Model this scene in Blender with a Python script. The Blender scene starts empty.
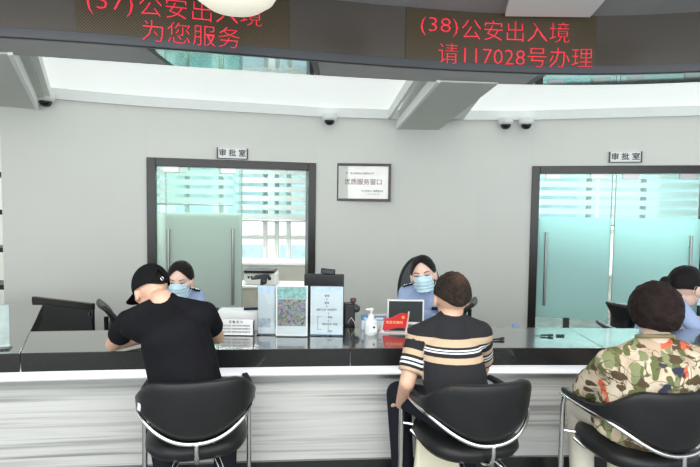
import bpy, bmesh, math, random
import numpy as np
from mathutils import Vector as V, Matrix, noise
random.seed(4)
sc = bpy.context.scene
COL = sc.collection
PI = math.pi
# ---------------------------------------------------------------- camera
F = 520.0; H = 1.55; PITCH = math.atan(28.5/F); ROLL = 0.013
cf = V((0, math.cos(PITCH), -math.sin(PITCH))); u0 = V((0, math.sin(PITCH), math.cos(PITCH))); r0 = V((1, 0, 0))
cu = u0*math.cos(ROLL) - r0*math.sin(ROLL); cr = r0*math.cos(ROLL) + u0*math.sin(ROLL)
def P(px, py, D):                 # place seen at a pixel, at depth D in front of the camera
    d = cf + cr*((px-350)/F) + cu*((233.5-py)/F)
    return V((0, 0, H)) + d*(D/d.y)
def PZ(px, py, z):                # place seen at a pixel, on the level z
    d = cf + cr*((px-350)/F) + cu*((233.5-py)/F)
    return V((0, 0, H)) + d*((z-H)/d.z)
cam = bpy.data.objects.new('camera', bpy.data.cameras.new('camera')); COL.objects.link(cam)
cam.data.sensor_width = 36; cam.data.lens = 36*F/700; cam.data.clip_start = .02
cam.matrix_world = Matrix(((cr.x, cu.x, -cf.x, 0), (cr.y, cu.y, -cf.y, 0), (cr.z, cu.z, -cf.z, H), (0, 0, 0, 1)))
sc.camera = cam

# ---------------------------------------------------------------- materials
def mat(name, col, rough=.5, metal=0, ior=1.5, em=None, es=0, bump=0, bscale=60, var=0, vscale=8, coat=0, alpha=1):
    m = bpy.data.materials.new(name); m.use_nodes = True
    nt = m.node_tree; b = nt.nodes['Principled BSDF']; L = nt.links
    c = tuple(col) + (1,)
    b.inputs['Base Color'].default_value = c; b.inputs['Roughness'].default_value = rough
    b.inputs['Metallic'].default_value = metal; b.inputs['IOR'].default_value = ior
    b.inputs['Coat Weight'].default_value = coat; b.inputs['Alpha'].default_value = alpha
    if em: b.inputs['Emission Color'].default_value = tuple(em) + (1,); b.inputs['Emission Strength'].default_value = es
    tc = nt.nodes.new('ShaderNodeTexCoord')
    if var:
        n = nt.nodes.new('ShaderNodeTexNoise'); n.inputs['Scale'].default_value = vscale; n.inputs['Detail'].default_value = 5
        L.new(tc.outputs['Object'], n.inputs['Vector'])
        r = nt.nodes.new('ShaderNodeValToRGB'); r.color_ramp.elements[0].position = .3; r.color_ramp.elements[1].position = .7
        r.color_ramp.elements[0].color = tuple(max(0, x*(1-var)) for x in col) + (1,)
        r.color_ramp.elements[1].color = tuple(min(1, x*(1+var)) for x in col) + (1,)
        L.new(n.outputs['Fac'], r.inputs['Fac']); L.new(r.outputs['Color'], b.inputs['Base Color'])
    if bump:
        n = nt.nodes.new('ShaderNodeTexNoise'); n.inputs['Scale'].default_value = bscale; n.inputs['Detail'].default_value = 4
        L.new(tc.outputs['Object'], n.inputs['Vector'])
        bp = nt.nodes.new('ShaderNodeBump'); bp.inputs['Strength'].default_value = bump; bp.inputs['Distance'].default_value = .01
        L.new(n.outputs['Fac'], bp.inputs['Height']); L.new(bp.outputs['Normal'], b.inputs['Normal'])
    return m
def nodes(name):
    m = bpy.data.materials.new(name); m.use_nodes = True; return m, m.node_tree, m.node_tree.nodes['Principled BSDF']
def ramp(nt, stops, fac=None, const=False):
    r = nt.nodes.new('ShaderNodeValToRGB'); cr_ = r.color_ramp
    if const: cr_.interpolation = 'CONSTANT'
    while len(cr_.elements) < len(stops): cr_.elements.new(.5)
    for e, (p, c) in zip(cr_.elements, stops):
        e.position = p; e.color = tuple(c) + (1,)
    if fac: nt.links.new(fac, r.inputs['Fac'])
    return r
M = {}
M['wall'] = mat('wall_paint', (.70, .70, .66), .85, var=.02, vscale=1.2)
M['white'] = mat('white_paint', (.82, .84, .82), .6, var=.02)
M['beam'] = mat('beam_paint', (.58, .60, .56), .7, var=.02)
M['ceil'] = mat('lobby_ceiling_paint', (.30, .30, .31), .6, var=.08, vscale=2)
M['floor'] = mat('floor_stone', (.16, .16, .15), .25, var=.2, vscale=6)
M['frame'] = mat('black_door_metal', (.016, .014, .013), .3, metal=0, var=.3, vscale=4)
M['chrome'] = mat('chrome', (.78, .78, .78), .16, metal=1)
M['steel'] = mat('brushed_steel', (.45, .45, .44), .35, metal=1, bump=.05)
M['black'] = mat('black_plastic', (.018, .018, .02), .38, var=.15)
M['dark'] = mat('dark_grey_plastic', (.05, .052, .055), .45, var=.1)
M['leather'] = mat('black_leather', (.014, .014, .015), .36, bump=.12, bscale=220, var=.12)
M['gloss'] = mat('black_gloss', (.012, .014, .018), .08)
M['mesh'] = mat('grey_mesh_fabric', (.10, .105, .11), .8, bump=.5, bscale=400)
M['wplast'] = mat('white_plastic', (.80, .81, .80), .35)
M['bplast'] = mat('blue_plastic', (.08, .28, .55), .4)
M['paper'] = mat('paper', (.82, .84, .85), .7, var=.02)
M['paperblue'] = mat('pale_blue_print', (.62, .74, .85), .6, var=.12, vscale=25)
M['ink'] = mat('dark_ink', (.04, .04, .05), .7)
M['maroon'] = mat('maroon_ink', (.16, .012, .018), .6)
M['gold'] = mat('gold_ink', (.95, .72, .25), .5)
M['red'] = mat('red_flag_print', (.62, .02, .03), .4, var=.06)
M['cream'] = mat('cream_canvas', (.72, .68, .52), .8, bump=.2, bscale=200, var=.06)
M['beige'] = mat('beige_laminate', (.56, .52, .45), .6, var=.05)
M['skin'] = mat('skin', (.62, .38, .27), .5, var=.06, vscale=30)
M['skinf'] = mat('fair_skin', (.74, .50, .41), .5, var=.05, vscale=30)
M['hair'] = mat('black_hair', (.012, .010, .010), .45, bump=.5, bscale=180)
M['hairb'] = mat('brown_black_hair', (.016, .010, .009), .55, bump=.9, bscale=150, var=.4, vscale=40)
M['hairg'] = mat('thinning_hair', (.028, .020, .015), .6, bump=.8, bscale=250, var=.5, vscale=60)
M['tee'] = mat('black_cotton', (.008, .008, .010), .9, bump=.35, bscale=35, var=.2)
M['cap'] = mat('black_cap_cotton', (.007, .007, .008), .85, bump=.2, bscale=300)
M['trous'] = mat('dark_trousers', (.014, .016, .022), .85, bump=.3, bscale=40)
M['pale_trous'] = mat('cream_trousers', (.70, .66, .56), .85, bump=.3, bscale=40)
M['uniform'] = mat('light_blue_uniform', (.36, .46, .69), .8, bump=.35, bscale=30, var=.05)
M['navy'] = mat('navy_cloth', (.012, .018, .05), .7)
M['mask'] = mat('blue_face_mask', (.52, .72, .83), .8, var=.04, vscale=60)
M['eyew'] = mat('eye_white', (.75, .72, .70), .3)
M['eyed'] = mat('eye_dark', (.02, .012, .01), .25)
M['lip'] = mat('lip', (.50, .20, .17), .5)
M['shoe'] = mat('black_shoe', (.015, .015, .016), .4)
M['leather'].node_tree.nodes['Principled BSDF'].inputs['Specular IOR Level'].default_value = .28
for k_ in ('tee', 'cap', 'trous', 'pale_trous', 'uniform', 'navy', 'hair', 'hairb', 'hairg', 'cream', 'mesh'):
    M[k_].node_tree.nodes['Principled BSDF'].inputs['Specular IOR Level'].default_value = .12
M['reflection'] = mat('mirrored_glow', (.8, .76, .64), .5, em=(1, .93, .78), es=.40)
M['tray'] = mat('cove_glow', (.85, .88, .86), .6, em=(.95, 1, .985), es=.58)
M['band'] = mat('light_band', (.85, .87, .88), .45, em=(.93, .95, 1), es=.55)
M['led_red'] = None
M['door_mirror'] = mat('mirror_glass', (.42, .50, .49), .05, metal=1)
M['signframe'] = mat('sign_frame_metal', (.10, .105, .115), .3, metal=.6)
M['signlight'] = mat('sign_soffit_metal', (.27, .27, .275), .4, metal=.5)
def mk_granite():
    m, nt, b = nodes('black_granite'); L = nt.links
    tc = nt.nodes.new('ShaderNodeTexCoord'); v = nt.nodes.new('ShaderNodeTexVoronoi'); v.inputs['Scale'].default_value = 55
    L.new(tc.outputs['Object'], v.inputs['Vector'])
    r = ramp(nt, [(0, (.30, .30, .29)), (.06, (.10, .10, .10)), (.10, (.017, .017, .018))], v.outputs['Distance'])
    L.new(r.outputs['Color'], b.inputs['Base Color']); b.inputs['Roughness'].default_value = .3; b.inputs['IOR'].default_value = 1.3
    gl = nt.nodes.new('ShaderNodeBsdfGlossy'); gl.inputs['Roughness'].default_value = .09; gl.inputs['Color'].default_value = (.95, .95, .93, 1)
    lw = nt.nodes.new('ShaderNodeLayerWeight'); lw.inputs['Blend'].default_value = .5
    pw = nt.nodes.new('ShaderNodeMath'); pw.operation = 'POWER'; pw.inputs[1].default_value = 2.3; L.new(lw.outputs['Facing'], pw.inputs[0])
    mr = nt.nodes.new('ShaderNodeMapRange'); mr.inputs['To Min'].default_value = .02; mr.inputs['To Max'].default_value = .98; L.new(pw.outputs[0], mr.inputs[0])
    mx = nt.nodes.new('ShaderNodeMixShader'); L.new(mr.outputs[0], mx.inputs[0]); L.new(b.outputs[0], mx.inputs[1]); L.new(gl.outputs[0], mx.inputs[2])
    L.new(mx.outputs[0], nt.nodes['Material Output'].inputs[0])
    return m
M['granite'] = mk_granite()
def mk_marble():
    m, nt, b = nodes('banded_marble'); L = nt.links
    tc = nt.nodes.new('ShaderNodeTexCoord')
    mp = nt.nodes.new('ShaderNodeMapping'); mp.inputs['Scale'].default_value = (.28, .28, 15); L.new(tc.outputs['Object'], mp.inputs['Vector'])
    n = nt.nodes.new('ShaderNodeTexNoise'); n.inputs['Scale'].default_value = 1.15; n.inputs['Detail'].default_value = 5; n.inputs['Roughness'].default_value = .55; n.inputs['Distortion'].default_value = .35
    L.new(mp.outputs['Vector'], n.inputs['Vector'])
    r = ramp(nt, [(.30, (.22, .22, .215)), (.38, (.32, .32, .31)), (.45, (.52, .52, .50)), (.54, (.60, .60, .58)), (.60, (.44, .43, .41)), (.66, (.58, .58, .56)), (.74, (.40, .40, .38))], n.outputs['Fac'])
    L.new(r.outputs['Color'], b.inputs['Base Color']); b.inputs['Roughness'].default_value = .22
    return m
M['marble'] = mk_marble()
def mk_glass(name, tint, refl=.08):
    m = bpy.data.materials.new(name); m.use_nodes = True; nt = m.node_tree; nt.nodes.clear(); L = nt.links
    o = nt.nodes.new('ShaderNodeOutputMaterial'); t = nt.nodes.new('ShaderNodeBsdfTransparent'); t.inputs['Color'].default_value = tuple(tint) + (1,)
    g = nt.nodes.new('ShaderNodeBsdfGlossy'); g.inputs['Roughness'].default_value = .03
    fr = nt.nodes.new('ShaderNodeFresnel'); fr.inputs['IOR'].default_value = 1.45
    mx = nt.nodes.new('ShaderNodeMixShader'); L.new(fr.outputs[0], mx.inputs[0]); L.new(t.outputs[0], mx.inputs[1]); L.new(g.outputs[0], mx.inputs[2])
    L.new(mx.outputs[0], o.inputs[0]); return m
M['glass'] = mk_glass('green_tinted_glass', (.86, .95, .92))
M['glassc'] = mk_glass('cyan_tinted_glass', (.84, .95, .95))
M['acrylic'] = mk_glass('clear_acrylic', (.93, .96, .97))
def mk_frost(name, col, tr):
    m = bpy.data.materials.new(name); m.use_nodes = True; nt = m.node_tree; nt.nodes.clear(); L = nt.links
    o = nt.nodes.new('ShaderNodeOutputMaterial'); d = nt.nodes.new('ShaderNodeBsdfDiffuse'); d.inputs['Color'].default_value = tuple(col) + (1,)
    t = nt.nodes.new('ShaderNodeBsdfTranslucent'); t.inputs['Color'].default_value = tuple(col) + (1,)
    mx = nt.nodes.new('ShaderNodeMixShader'); mx.inputs[0].default_value = tr; L.new(d.outputs[0], mx.inputs[1]); L.new(t.outputs[0], mx.inputs[2])
    L.new(mx.outputs[0], o.inputs[0]); return m
M['frost'] = mk_frost('frosted_film', (.84, .92, .87), .55)
M['frostc'] = mk_frost('cyan_frosted_film', (.74, .93, .91), .62)
M['blind'] = mk_frost('blind_cloth', (.72, .80, .78), .35)
M['sheer'] = mk_glass('sheer_cloth', (.8, .88, .87))
def mk_led():
    m, nt, b = nodes('led_panel'); L = nt.links
    tc = nt.nodes.new('ShaderNodeTexCoord'); mp = nt.nodes.new('ShaderNodeMapping'); mp.inputs['Scale'].default_value = (125, 1, 125)
    L.new(tc.outputs['Object'], mp.inputs['Vector']); ck = nt.nodes.new('ShaderNodeTexChecker'); ck.inputs['Scale'].default_value = 1
    ck.inputs['Color1'].default_value = (.115, .085, .045, 1); ck.inputs['Color2'].default_value = (.028, .020, .014, 1)
    L.new(mp.outputs['Vector'], ck.inputs['Vector']); L.new(ck.outputs['Color'], b.inputs['Base Color']); b.inputs['Roughness'].default_value = .35
    return m
M['led'] = mk_led()
M['signglass'] = mat('dark_sign_glass', (.075, .062, .052), .14, ior=2.0)
def mk_ledred():
    m, nt, b = nodes('red_led_light'); L = nt.links
    tc = nt.nodes.new('ShaderNodeTexCoord'); sp = nt.nodes.new('ShaderNodeSeparateXYZ'); L.new(tc.outputs['Object'], sp.inputs[0]); o = []
    for k in ('X', 'Z'):
        a = nt.nodes.new('ShaderNodeMath'); a.operation = 'PINGPONG'; a.inputs[1].default_value = .0039; L.new(sp.outputs[k], a.inputs[0])
        q = nt.nodes.new('ShaderNodeMath'); q.operation = 'DIVIDE'; q.inputs[1].default_value = .0039; L.new(a.outputs[0], q.inputs[0]); o.append(q)
    mu = nt.nodes.new('ShaderNodeMath'); mu.operation = 'MULTIPLY'; L.new(o[0].outputs[0], mu.inputs[0]); L.new(o[1].outputs[0], mu.inputs[1])
    mr = nt.nodes.new('ShaderNodeMapRange'); mr.inputs['To Min'].default_value = .45; mr.inputs['To Max'].default_value = 2.0; L.new(mu.outputs[0], mr.inputs[0])
    b.inputs['Base Color'].default_value = (.3, .01, .02, 1); b.inputs['Emission Color'].default_value = (1, .03, .075, 1); L.new(mr.outputs[0], b.inputs['Emission Strength'])
    return m
M['led_red'] = mk_ledred()
def mk_stripes():
    m, nt, b = nodes('striped_knit'); L = nt.links
    a = nt.nodes.new('ShaderNodeAttribute'); a.attribute_name = 'band'
    K = (.010, .010, .013); B = (.50, .37, .25); W = (.75, .75, .78)
    s = [(0, K), (.36, K), (.365, B), (.43, B), (.435, K), (.455, K), (.46, W), (.472, W), (.477, K), (.49, K), (.495, W), (.507, W), (.512, K), (.545, K), (.55, B), (.61, B), (.615, K)]
    r = ramp(nt, s, a.outputs['Fac'], True); L.new(r.outputs['Color'], b.inputs['Base Color']); b.inputs['Roughness'].default_value = .9
    return m
M['stripes'] = mk_stripes()
def mk_floral():
    m, nt, b = nodes('floral_blouse_cloth'); L = nt.links
    tc = nt.nodes.new('ShaderNodeTexCoord')
    def leaf(scale, rot, th, c, prev, seed):
        mp = nt.nodes.new('ShaderNodeMapping'); mp.inputs['Scale'].default_value = scale; mp.inputs['Rotation'].default_value = rot; mp.inputs['Location'].default_value = (seed, seed*.7, seed*1.3)
        L.new(tc.outputs['Object'], mp.inputs['Vector'])
        n = nt.nodes.new('ShaderNodeTexVoronoi'); n.inputs['Scale'].default_value = 1; n.inputs['Randomness'].default_value = .9
        w = nt.nodes.new('ShaderNodeTexNoise'); w.inputs['Scale'].default_value = 14; L.new(tc.outputs['Object'], w.inputs['Vector'])
        ad = nt.nodes.new('ShaderNodeVectorMath'); ad.operation = 'MULTIPLY_ADD'; ad.inputs[1].default_value = (.9, .9, .9)
        L.new(w.outputs['Color'], ad.inputs[0]); L.new(mp.outputs['Vector'], ad.inputs[2]); L.new(ad.outputs[0], n.inputs['Vector'])
        r = ramp(nt, [(0, (1, 1, 1)), (th, (1, 1, 1)), (th+.03, (0, 0, 0))], n.outputs['Distance'])
        mx = nt.nodes.new('ShaderNodeMix'); mx.data_type = 'RGBA'; L.new(r.outputs['Color'], mx.inputs['Factor'])
        L.new(prev, mx.inputs['A']); mx.inputs['B'].default_value = c + (1,)
        return mx.outputs['Result']
    n0 = nt.nodes.new('ShaderNodeTexNoise'); n0.inputs['Scale'].default_value = 9; L.new(tc.outputs['Object'], n0.inputs['Vector'])
    base = ramp(nt, [(.4, (.44, .33, .24)), (.6, (.55, .48, .37))], n0.outputs['Fac']).outputs['Color']
    c = leaf((19, 12, 5), (.3, .8, .4), .40, (.11, .125, .05), base, 3)
    c = leaf((5, 16, 21), (.5, .5, .9), .36, (.085, .06, .035), c, 7)
    c = leaf((17, 11, 5.5), (.2, -.9, .3), .30, (.20, .22, .11), c, 11)
    c = leaf((7, 7, 7), (0, 0, 0), .21, (.62, .12, .06), c, 5)
    c = leaf((6, 6, 6), (0, .5, 0), .15, (.03, .035, .06), c, 14)
    for sc_, seed, col_ in ((9, 2, (.07, .05, .03)), (7, 9, (.10, .10, .05))):     # thin drawn stems
        n = nt.nodes.new('ShaderNodeTexNoise'); n.inputs['Scale'].default_value = sc_; n.inputs['Detail'].default_value = 1; n.inputs['Distortion'].default_value = 1.2
        mp = nt.nodes.new('ShaderNodeMapping'); mp.inputs['Location'].default_value = (seed, seed, seed); L.new(tc.outputs['Object'], mp.inputs['Vector']); L.new(mp.outputs['Vector'], n.inputs['Vector'])
        r = ramp(nt, [(.485, (0, 0, 0)), (.495, (1, 1, 1)), (.505, (1, 1, 1)), (.515, (0, 0, 0))], n.outputs['Fac'])
        mx = nt.nodes.new('ShaderNodeMix'); mx.data_type = 'RGBA'; L.new(r.outputs['Color'], mx.inputs['Factor']); L.new(c, mx.inputs['A']); mx.inputs['B'].default_value = col_ + (1,); c = mx.outputs['Result']
    L.new(c, b.inputs['Base Color']); b.inputs['Roughness'].default_value = .8; b.inputs['Specular IOR Level'].default_value = .15
    return m
M['floral'] = mk_floral()
def mk_photo():
    m, nt, b = nodes('printed_group_photo'); L = nt.links
    tc = nt.nodes.new('ShaderNodeTexCoord'); v = nt.nodes.new('ShaderNodeTexVoronoi'); v.inputs['Scale'].default_value = 95; L.new(tc.outputs['Object'], v.inputs['Vector'])
    h = nt.nodes.new('ShaderNodeHueSaturation'); h.inputs['Saturation'].default_value = .55; h.inputs['Value'].default_value = .45; L.new(v.outputs['Color'], h.inputs['Color'])
    L.new(h.outputs['Color'], b.inputs['Base Color']); b.inputs['Roughness'].default_value = .4; return m
M['photo'] = mk_photo()
M['greenprint'] = mat('green_print', (.30, .52, .48), .5, var=.35, vscale=60)
M['facade'] = mat('pale_facade', (.84, .88, .87), .8, var=.06, vscale=3)
M['facadewin'] = mat('facade_window', (.52, .66, .68), .3, var=.1)

# ---------------------------------------------------------------- mesh building
def frame_of(a, b):
    a = V(a).normalized(); b = V(b); b = b - a*b.dot(a)
    if b.length < 1e-5:
        b = V((1, 0, 0)) if abs(a.x) < .9 else V((0, 0, 1)); b = b - a*b.dot(a)
    b.normalize(); return a, b, a.cross(b)
class MB:
    def __init__(s): s.v = []; s.f = []
    def add(s, vs, fs, Mx=None):
        n = len(s.v); s.v += [tuple(Mx @ V(p)) if Mx else tuple(p) for p in vs]; s.f += [tuple(i+n for i in f) for f in fs]; return s
    def box(s, x0, x1, y0, y1, z0, z1, Mx=None):
        vs = [(x, y, z) for z in (z0, z1) for y in (y0, y1) for x in (x0, x1)]
        return s.add(vs, [(0, 2, 3, 1), (4, 5, 7, 6), (0, 1, 5, 4), (2, 6, 7, 3), (0, 4, 6, 2), (1, 3, 7, 5)], Mx)
    def prism(s, pts, z0, z1, Mx=None):            # polygon in xy (counter-clockwise), extruded
        n = len(pts); vs = [(p[0], p[1], z0) for p in pts] + [(p[0], p[1], z1) for p in pts]
        fs = [tuple(range(n))[::-1], tuple(range(n, 2*n))] + [(i, (i+1) % n, n+(i+1) % n, n+i) for i in range(n)]
        return s.add(vs, fs, Mx)
    def tube(s, pts, r, n=10, closed=False):
        pts = [V(p) for p in pts]; k = len(pts); vs = []; fs = []
        t0 = (pts[1]-pts[0]).normalized(); ref = V((0, 0, 1)) if abs(t0.z) < .9 else V((1, 0, 0))
        b = (ref - t0*ref.dot(t0)).normalized()
        for i, p in enumerate(pts):
            t = (pts[min(i+1, k-1)] - pts[max(i-1, 0)]).normalized(); b = (b - t*b.dot(t)).normalized(); c = t.cross(b)
            rr = r[i] if isinstance(r, (list, tuple)) else r
            vs += [p + (b*math.cos(2*PI*j/n) + c*math.sin(2*PI*j/n))*rr for j in range(n)]
        for i in range(k-1):
            for j in range(n): fs.append((i*n+j, i*n+(j+1) % n, (i+1)*n+(j+1) % n, (i+1)*n+j))
        fs += [tuple(range(n))[::-1], tuple(range((k-1)*n, k*n))]
        return s.add(vs, fs)
    def lathe(s, prof, n=28, Mx=None):             # profile (r, z)
        vs = []; fs = []; k = len(prof)
        for r, z in prof: vs += [(r*math.cos(2*PI*j/n), r*math.sin(2*PI*j/n), z) for j in range(n)]
        for i in range(k-1):
            for j in range(n): fs.append((i*n+j, i*n+(j+1) % n, (i+1)*n+(j+1) % n, (i+1)*n+j))
        fs += [tuple(range(n))[::-1], tuple(range((k-1)*n, k*n))]
        return s.add(vs, fs, Mx)
    def capsule(s, p0, r0_, p1, r1, e=1, side=(1, 0, 0), flat0=False, flat1=False, n=20):
        p0 = V(p0); p1 = V(p1); L = (p1-p0).length; a, b, c = frame_of(p1-p0, side); prof = []
        if flat0: prof += [(0.001, 0), (r0_, 0)]
        else: prof += [(max(.001, r0_*math.sin(t)), -r0_*math.cos(t)) for t in [i*PI/2/6 for i in range(7)]]
        prof += [(r0_*(1-t)+r1*t, L*t) for t in (.25, .5, .75)]
        if flat1: prof += [(r1, L), (.001, L)]
        else: prof += [(max(.001, r1*math.cos(t)), L + r1*math.sin(t)) for t in [i*PI/2/6 for i in range(7)]]
        Mx = Matrix.Translation(p0) @ Matrix(((b.x*e, c.x, a.x, 0), (b.y*e, c.y, a.y, 0), (b.z*e, c.z, a.z, 0), (0, 0, 0, 1)))
        return s.lathe(prof, n, Mx)
    def ell(s, c, r, Mx=None, n=24):
        prof = [(max(.001, math.sin(t)), -math.cos(t)) for t in [i*PI/14 for i in range(15)]]
        T = Matrix.Translation(V(c)) @ Matrix.Diagonal((r[0], r[1], r[2], 1))
        return s.lathe(prof, n, (Mx @ T) if Mx else T)
    def grid(s, fn, nu, nv):
        vs = [fn(i/nu, j/nv) for j in range(nv+1) for i in range(nu+1)]
        fs = [(j*(nu+1)+i, j*(nu+1)+i+1, (j+1)*(nu+1)+i+1, (j+1)*(nu+1)+i) for j in range(nv) for i in range(nu)]
        return s.add(vs, fs)
    def mesh(s, name, org=(0, 0, 0)):
        me = bpy.data.meshes.new(name); o = V(org); me.from_pydata([tuple(V(p)-o) for p in s.v], [], s.f); me.update()
        bm = bmesh.new(); bm.from_mesh(me); bmesh.ops.recalc_face_normals(bm, faces=bm.faces); bm.to_mesh(me); bm.free()
        return me
    def build(s, name, m, parent=None, bevel=0, smooth=40, solid=0, sub=0, org=None):
        base = V((0, 0, 0)); q = parent
        while q is not None:
            if 'wloc' in q: base = V(q['wloc']); break
            q = q.parent
        if org is not None: base = V(org)
        me = s.mesh(name, base)
        return link(name, me, m, parent, bevel, smooth, solid, sub, None if parent is not None else base)
def link(name, me, m, parent=None, bevel=0, smooth=40, solid=0, sub=0, loc=None):
    me.materials.clear(); me.materials.append(m)
    if smooth:
        me.polygons.foreach_set('use_smooth', [True]*len(me.polygons)); me.set_sharp_from_angle(angle=math.radians(smooth))
    o = bpy.data.objects.new(name, me); COL.objects.link(o)
    if parent is not None: o.parent = parent
    if loc is not None: o.location = loc
    if solid: q = o.modifiers.new('s', 'SOLIDIFY'); q.thickness = solid; q.offset = 0
    if bevel: q = o.modifiers.new('b', 'BEVEL'); q.width = bevel; q.segments = 2; q.limit_method = 'ANGLE'
    if sub: q = o.modifiers.new('u', 'SUBSURF'); q.levels = sub; q.render_levels = sub
    return o
def tag(o, label, cat, group=None):
    o['label'] = label; o['category'] = cat
    if group: o['group'] = group
    return o
def thing(name, label, cat, loc=(0, 0, 0), rz=0, group=None, world=False):
    o = bpy.data.objects.new(name, None); COL.objects.link(o); o.location = loc; o.rotation_euler = (0, 0, rz); o.empty_display_size = .1
    if world: o['wloc'] = tuple(loc)
    return tag(o, label, cat, group)
def struct(o): o['kind'] = 'structure'; return o
def fuse(mb, voxel=.006, it=4, org=(0, 0, 0), fac=.5):    # one continuous skin over overlapping volumes
    me = mb.mesh('t', org); o = bpy.data.objects.new('t', me); COL.objects.link(o)
    q = o.modifiers.new('r', 'REMESH'); q.mode = 'VOXEL'; q.voxel_size = voxel; q.use_smooth_shade = True
    if it: q = o.modifiers.new('s', 'SMOOTH'); q.iterations = it; q.factor = fac
    dg = bpy.context.evaluated_depsgraph_get(); me2 = bpy.data.meshes.new_from_object(o.evaluated_get(dg))
    bpy.data.objects.remove(o); return me2
def text_mesh(s, size, ext=.0008, align='CENTER', shear=0, off=0):
    c = bpy.data.curves.new('t', 'FONT'); c.body = s; c.size = size; c.extrude = ext; c.align_x = align; c.align_y = 'CENTER'; c.resolution_u = 2; c.offset = off
    o = bpy.data.objects.new('t', c); COL.objects.link(o)
    dg = bpy.context.evaluated_depsgraph_get(); me = bpy.data.meshes.new_from_object(o.evaluated_get(dg)); bpy.data.objects.remove(o); return me
def text(name, s, size, m, parent, loc, rot=(PI/2, 0, 0), ext=.0008, sx=1, align='CENTER', bold=0):
    me = text_mesh(s, size, ext, align, off=bold)
    Mx = Matrix.Translation(V(loc)) @ (Matrix.Rotation(rot[2], 4, 'Z') @ Matrix.Rotation(rot[0], 4, 'X')) @ Matrix.Diagonal((sx, 1, 1, 1))
    me.transform(Mx); return link(name, me, m, parent, smooth=0)
def dup(o, parent=None):
    c = o.copy(); COL.objects.link(c)
    if parent is not None: c.parent = parent
    for k in list(o.children): dup(k, c)
    return c

# ---------------------------------------------------------------- room
def wallY(x): return -2.2 + math.sqrt(64 - (x-.9)**2)
def wallX(px):
    x = 0
    for _ in range(40): x = P(px, 205, wallY(x)).x
    return x
WT = 2.50                                             # top of wall
dl0, dl1 = wallX(147), wallX(315.5)
dr0, dr1 = wallX(531), wallX(714)
DH = 2.0
def facets(a, b, n): return [a + (b-a)*i/n for i in range(n+1)]
mb = MB()
def wseg(x0, x1, z0, z1, th=.14):
    a = V((x0, wallY(x0))); b = V((x1, wallY(x1)))
    mb.prism([a, b, b+V((0, th)), a+V((0, th))], z0, z1)
XL = wallX(2)
for xs in (facets(XL, dl0, 4), facets(dl1, dr0, 8), facets(dr1, 5.2, 5)):
    for a, b in zip(xs[:-1], xs[1:]): wseg(a, b, 0, 2.75)
wseg(dl0, dl1, DH, 2.75); wseg(dr0, dr1, DH, 2.75)
struct(mb.build('wall_back', M['wall'], smooth=20))
mb = MB()                                             # white lip along the top of the wall
xs = facets(XL, dl0, 4)[:-1] + facets(dl1, dr0, 8) + facets(dr1, 5.2, 5)
xs = facets(XL, dl0, 4) + [x for x in facets(dl1, dr0, 8)] + facets(dr1, 5.2, 5)
for a, b in zip(xs[:-1], xs[1:]):
    mb.prism([(a, wallY(a)-.03), (b, wallY(b)-.03), (b, wallY(b)-.001), (a, wallY(a)-.001)], WT, 2.60)
struct(mb.build('trim_1', M['white'], smooth=20))
struct(MB().box(-4.6, 5.4, -1.0, 9.2, -.08, 0).build('floor', M['floor']))
def skY(x): return float(np.interp(x, SX, SY))
ZF = 2.40                                              # underside of the sign
_a = [PZ(x, y, ZF) for x, y in ((0, 36.4), (120, 45), (175, 48.7), (290, 58.0), (345, 62.4), (400, 66.5), (455, 70.2), (520, 73.2), (575, 73.7), (640, 72.8), (700, 71.5))]
_b = [PZ(x, y, ZF) for x, y in ((0, 54), (120, 62.3), (175, 66.4), (290, 73.3), (345, 77), (400, 80.3), (455, 83), (520, 85), (575, 85.2), (640, 83.8), (700, 82.5))]
_p = np.polyfit([v.x for v in _a], [v.y for v in _a], 4); _q = np.polyfit([v.x for v in _b], [v.y for v in _b], 4)
def _lin(p, x, lo, hi):
    c = min(max(x, lo), hi); d = np.polyval(np.polyder(p), c); return float(np.polyval(p, c) + d*(x-c))
def signY(x): return _lin(_p, x, _a[0].x, _a[-1].x)
def rearY(x): return _lin(_q, x, _b[0].x, _b[-1].x)
# tray ceiling between the beams; its own glow stands in for hidden cove strips
mb = MB()
xs = facets(-2.9, .52, 14)
for a, b in zip(xs[:-1], xs[1:]):
    mb.prism([(a, rearY(max(a, -2.2))-.02), (b, rearY(max(b, -2.2))-.02), (b, wallY(b)), (a, wallY(a))], 2.60, 2.64)
o = mb.build('cove_tray', M['tray'], smooth=0)
tag(o, 'long white cove ceiling tray with added glow above the left door and plaque', 'ceiling light')
mb = MB(); xs = facets(1.24, 5.0, 12)
mb.prism([(1.075, rearY(1.075)-.02), (1.2399, rearY(1.24)-.02), (1.2399, wallY(1.24))], 2.60, 2.64)
for a, b in zip(xs[:-1], xs[1:]):
    mb.prism([(a, rearY(min(a, 3))-.02), (b, rearY(min(b, 3))-.02), (b, wallY(b)), (a, wallY(a))], 2.60, 2.64)
o = mb.build('cove_tray', M['tray'], smooth=0)
tag(o, 'white cove ceiling tray with added glow above the right door and paired cameras', 'ceiling light')
mb = MB().box(-4.6, 5.4, -1.0, 9.2, 2.76, 2.84)
struct(mb.build('ceiling', M['ceil']))
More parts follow.
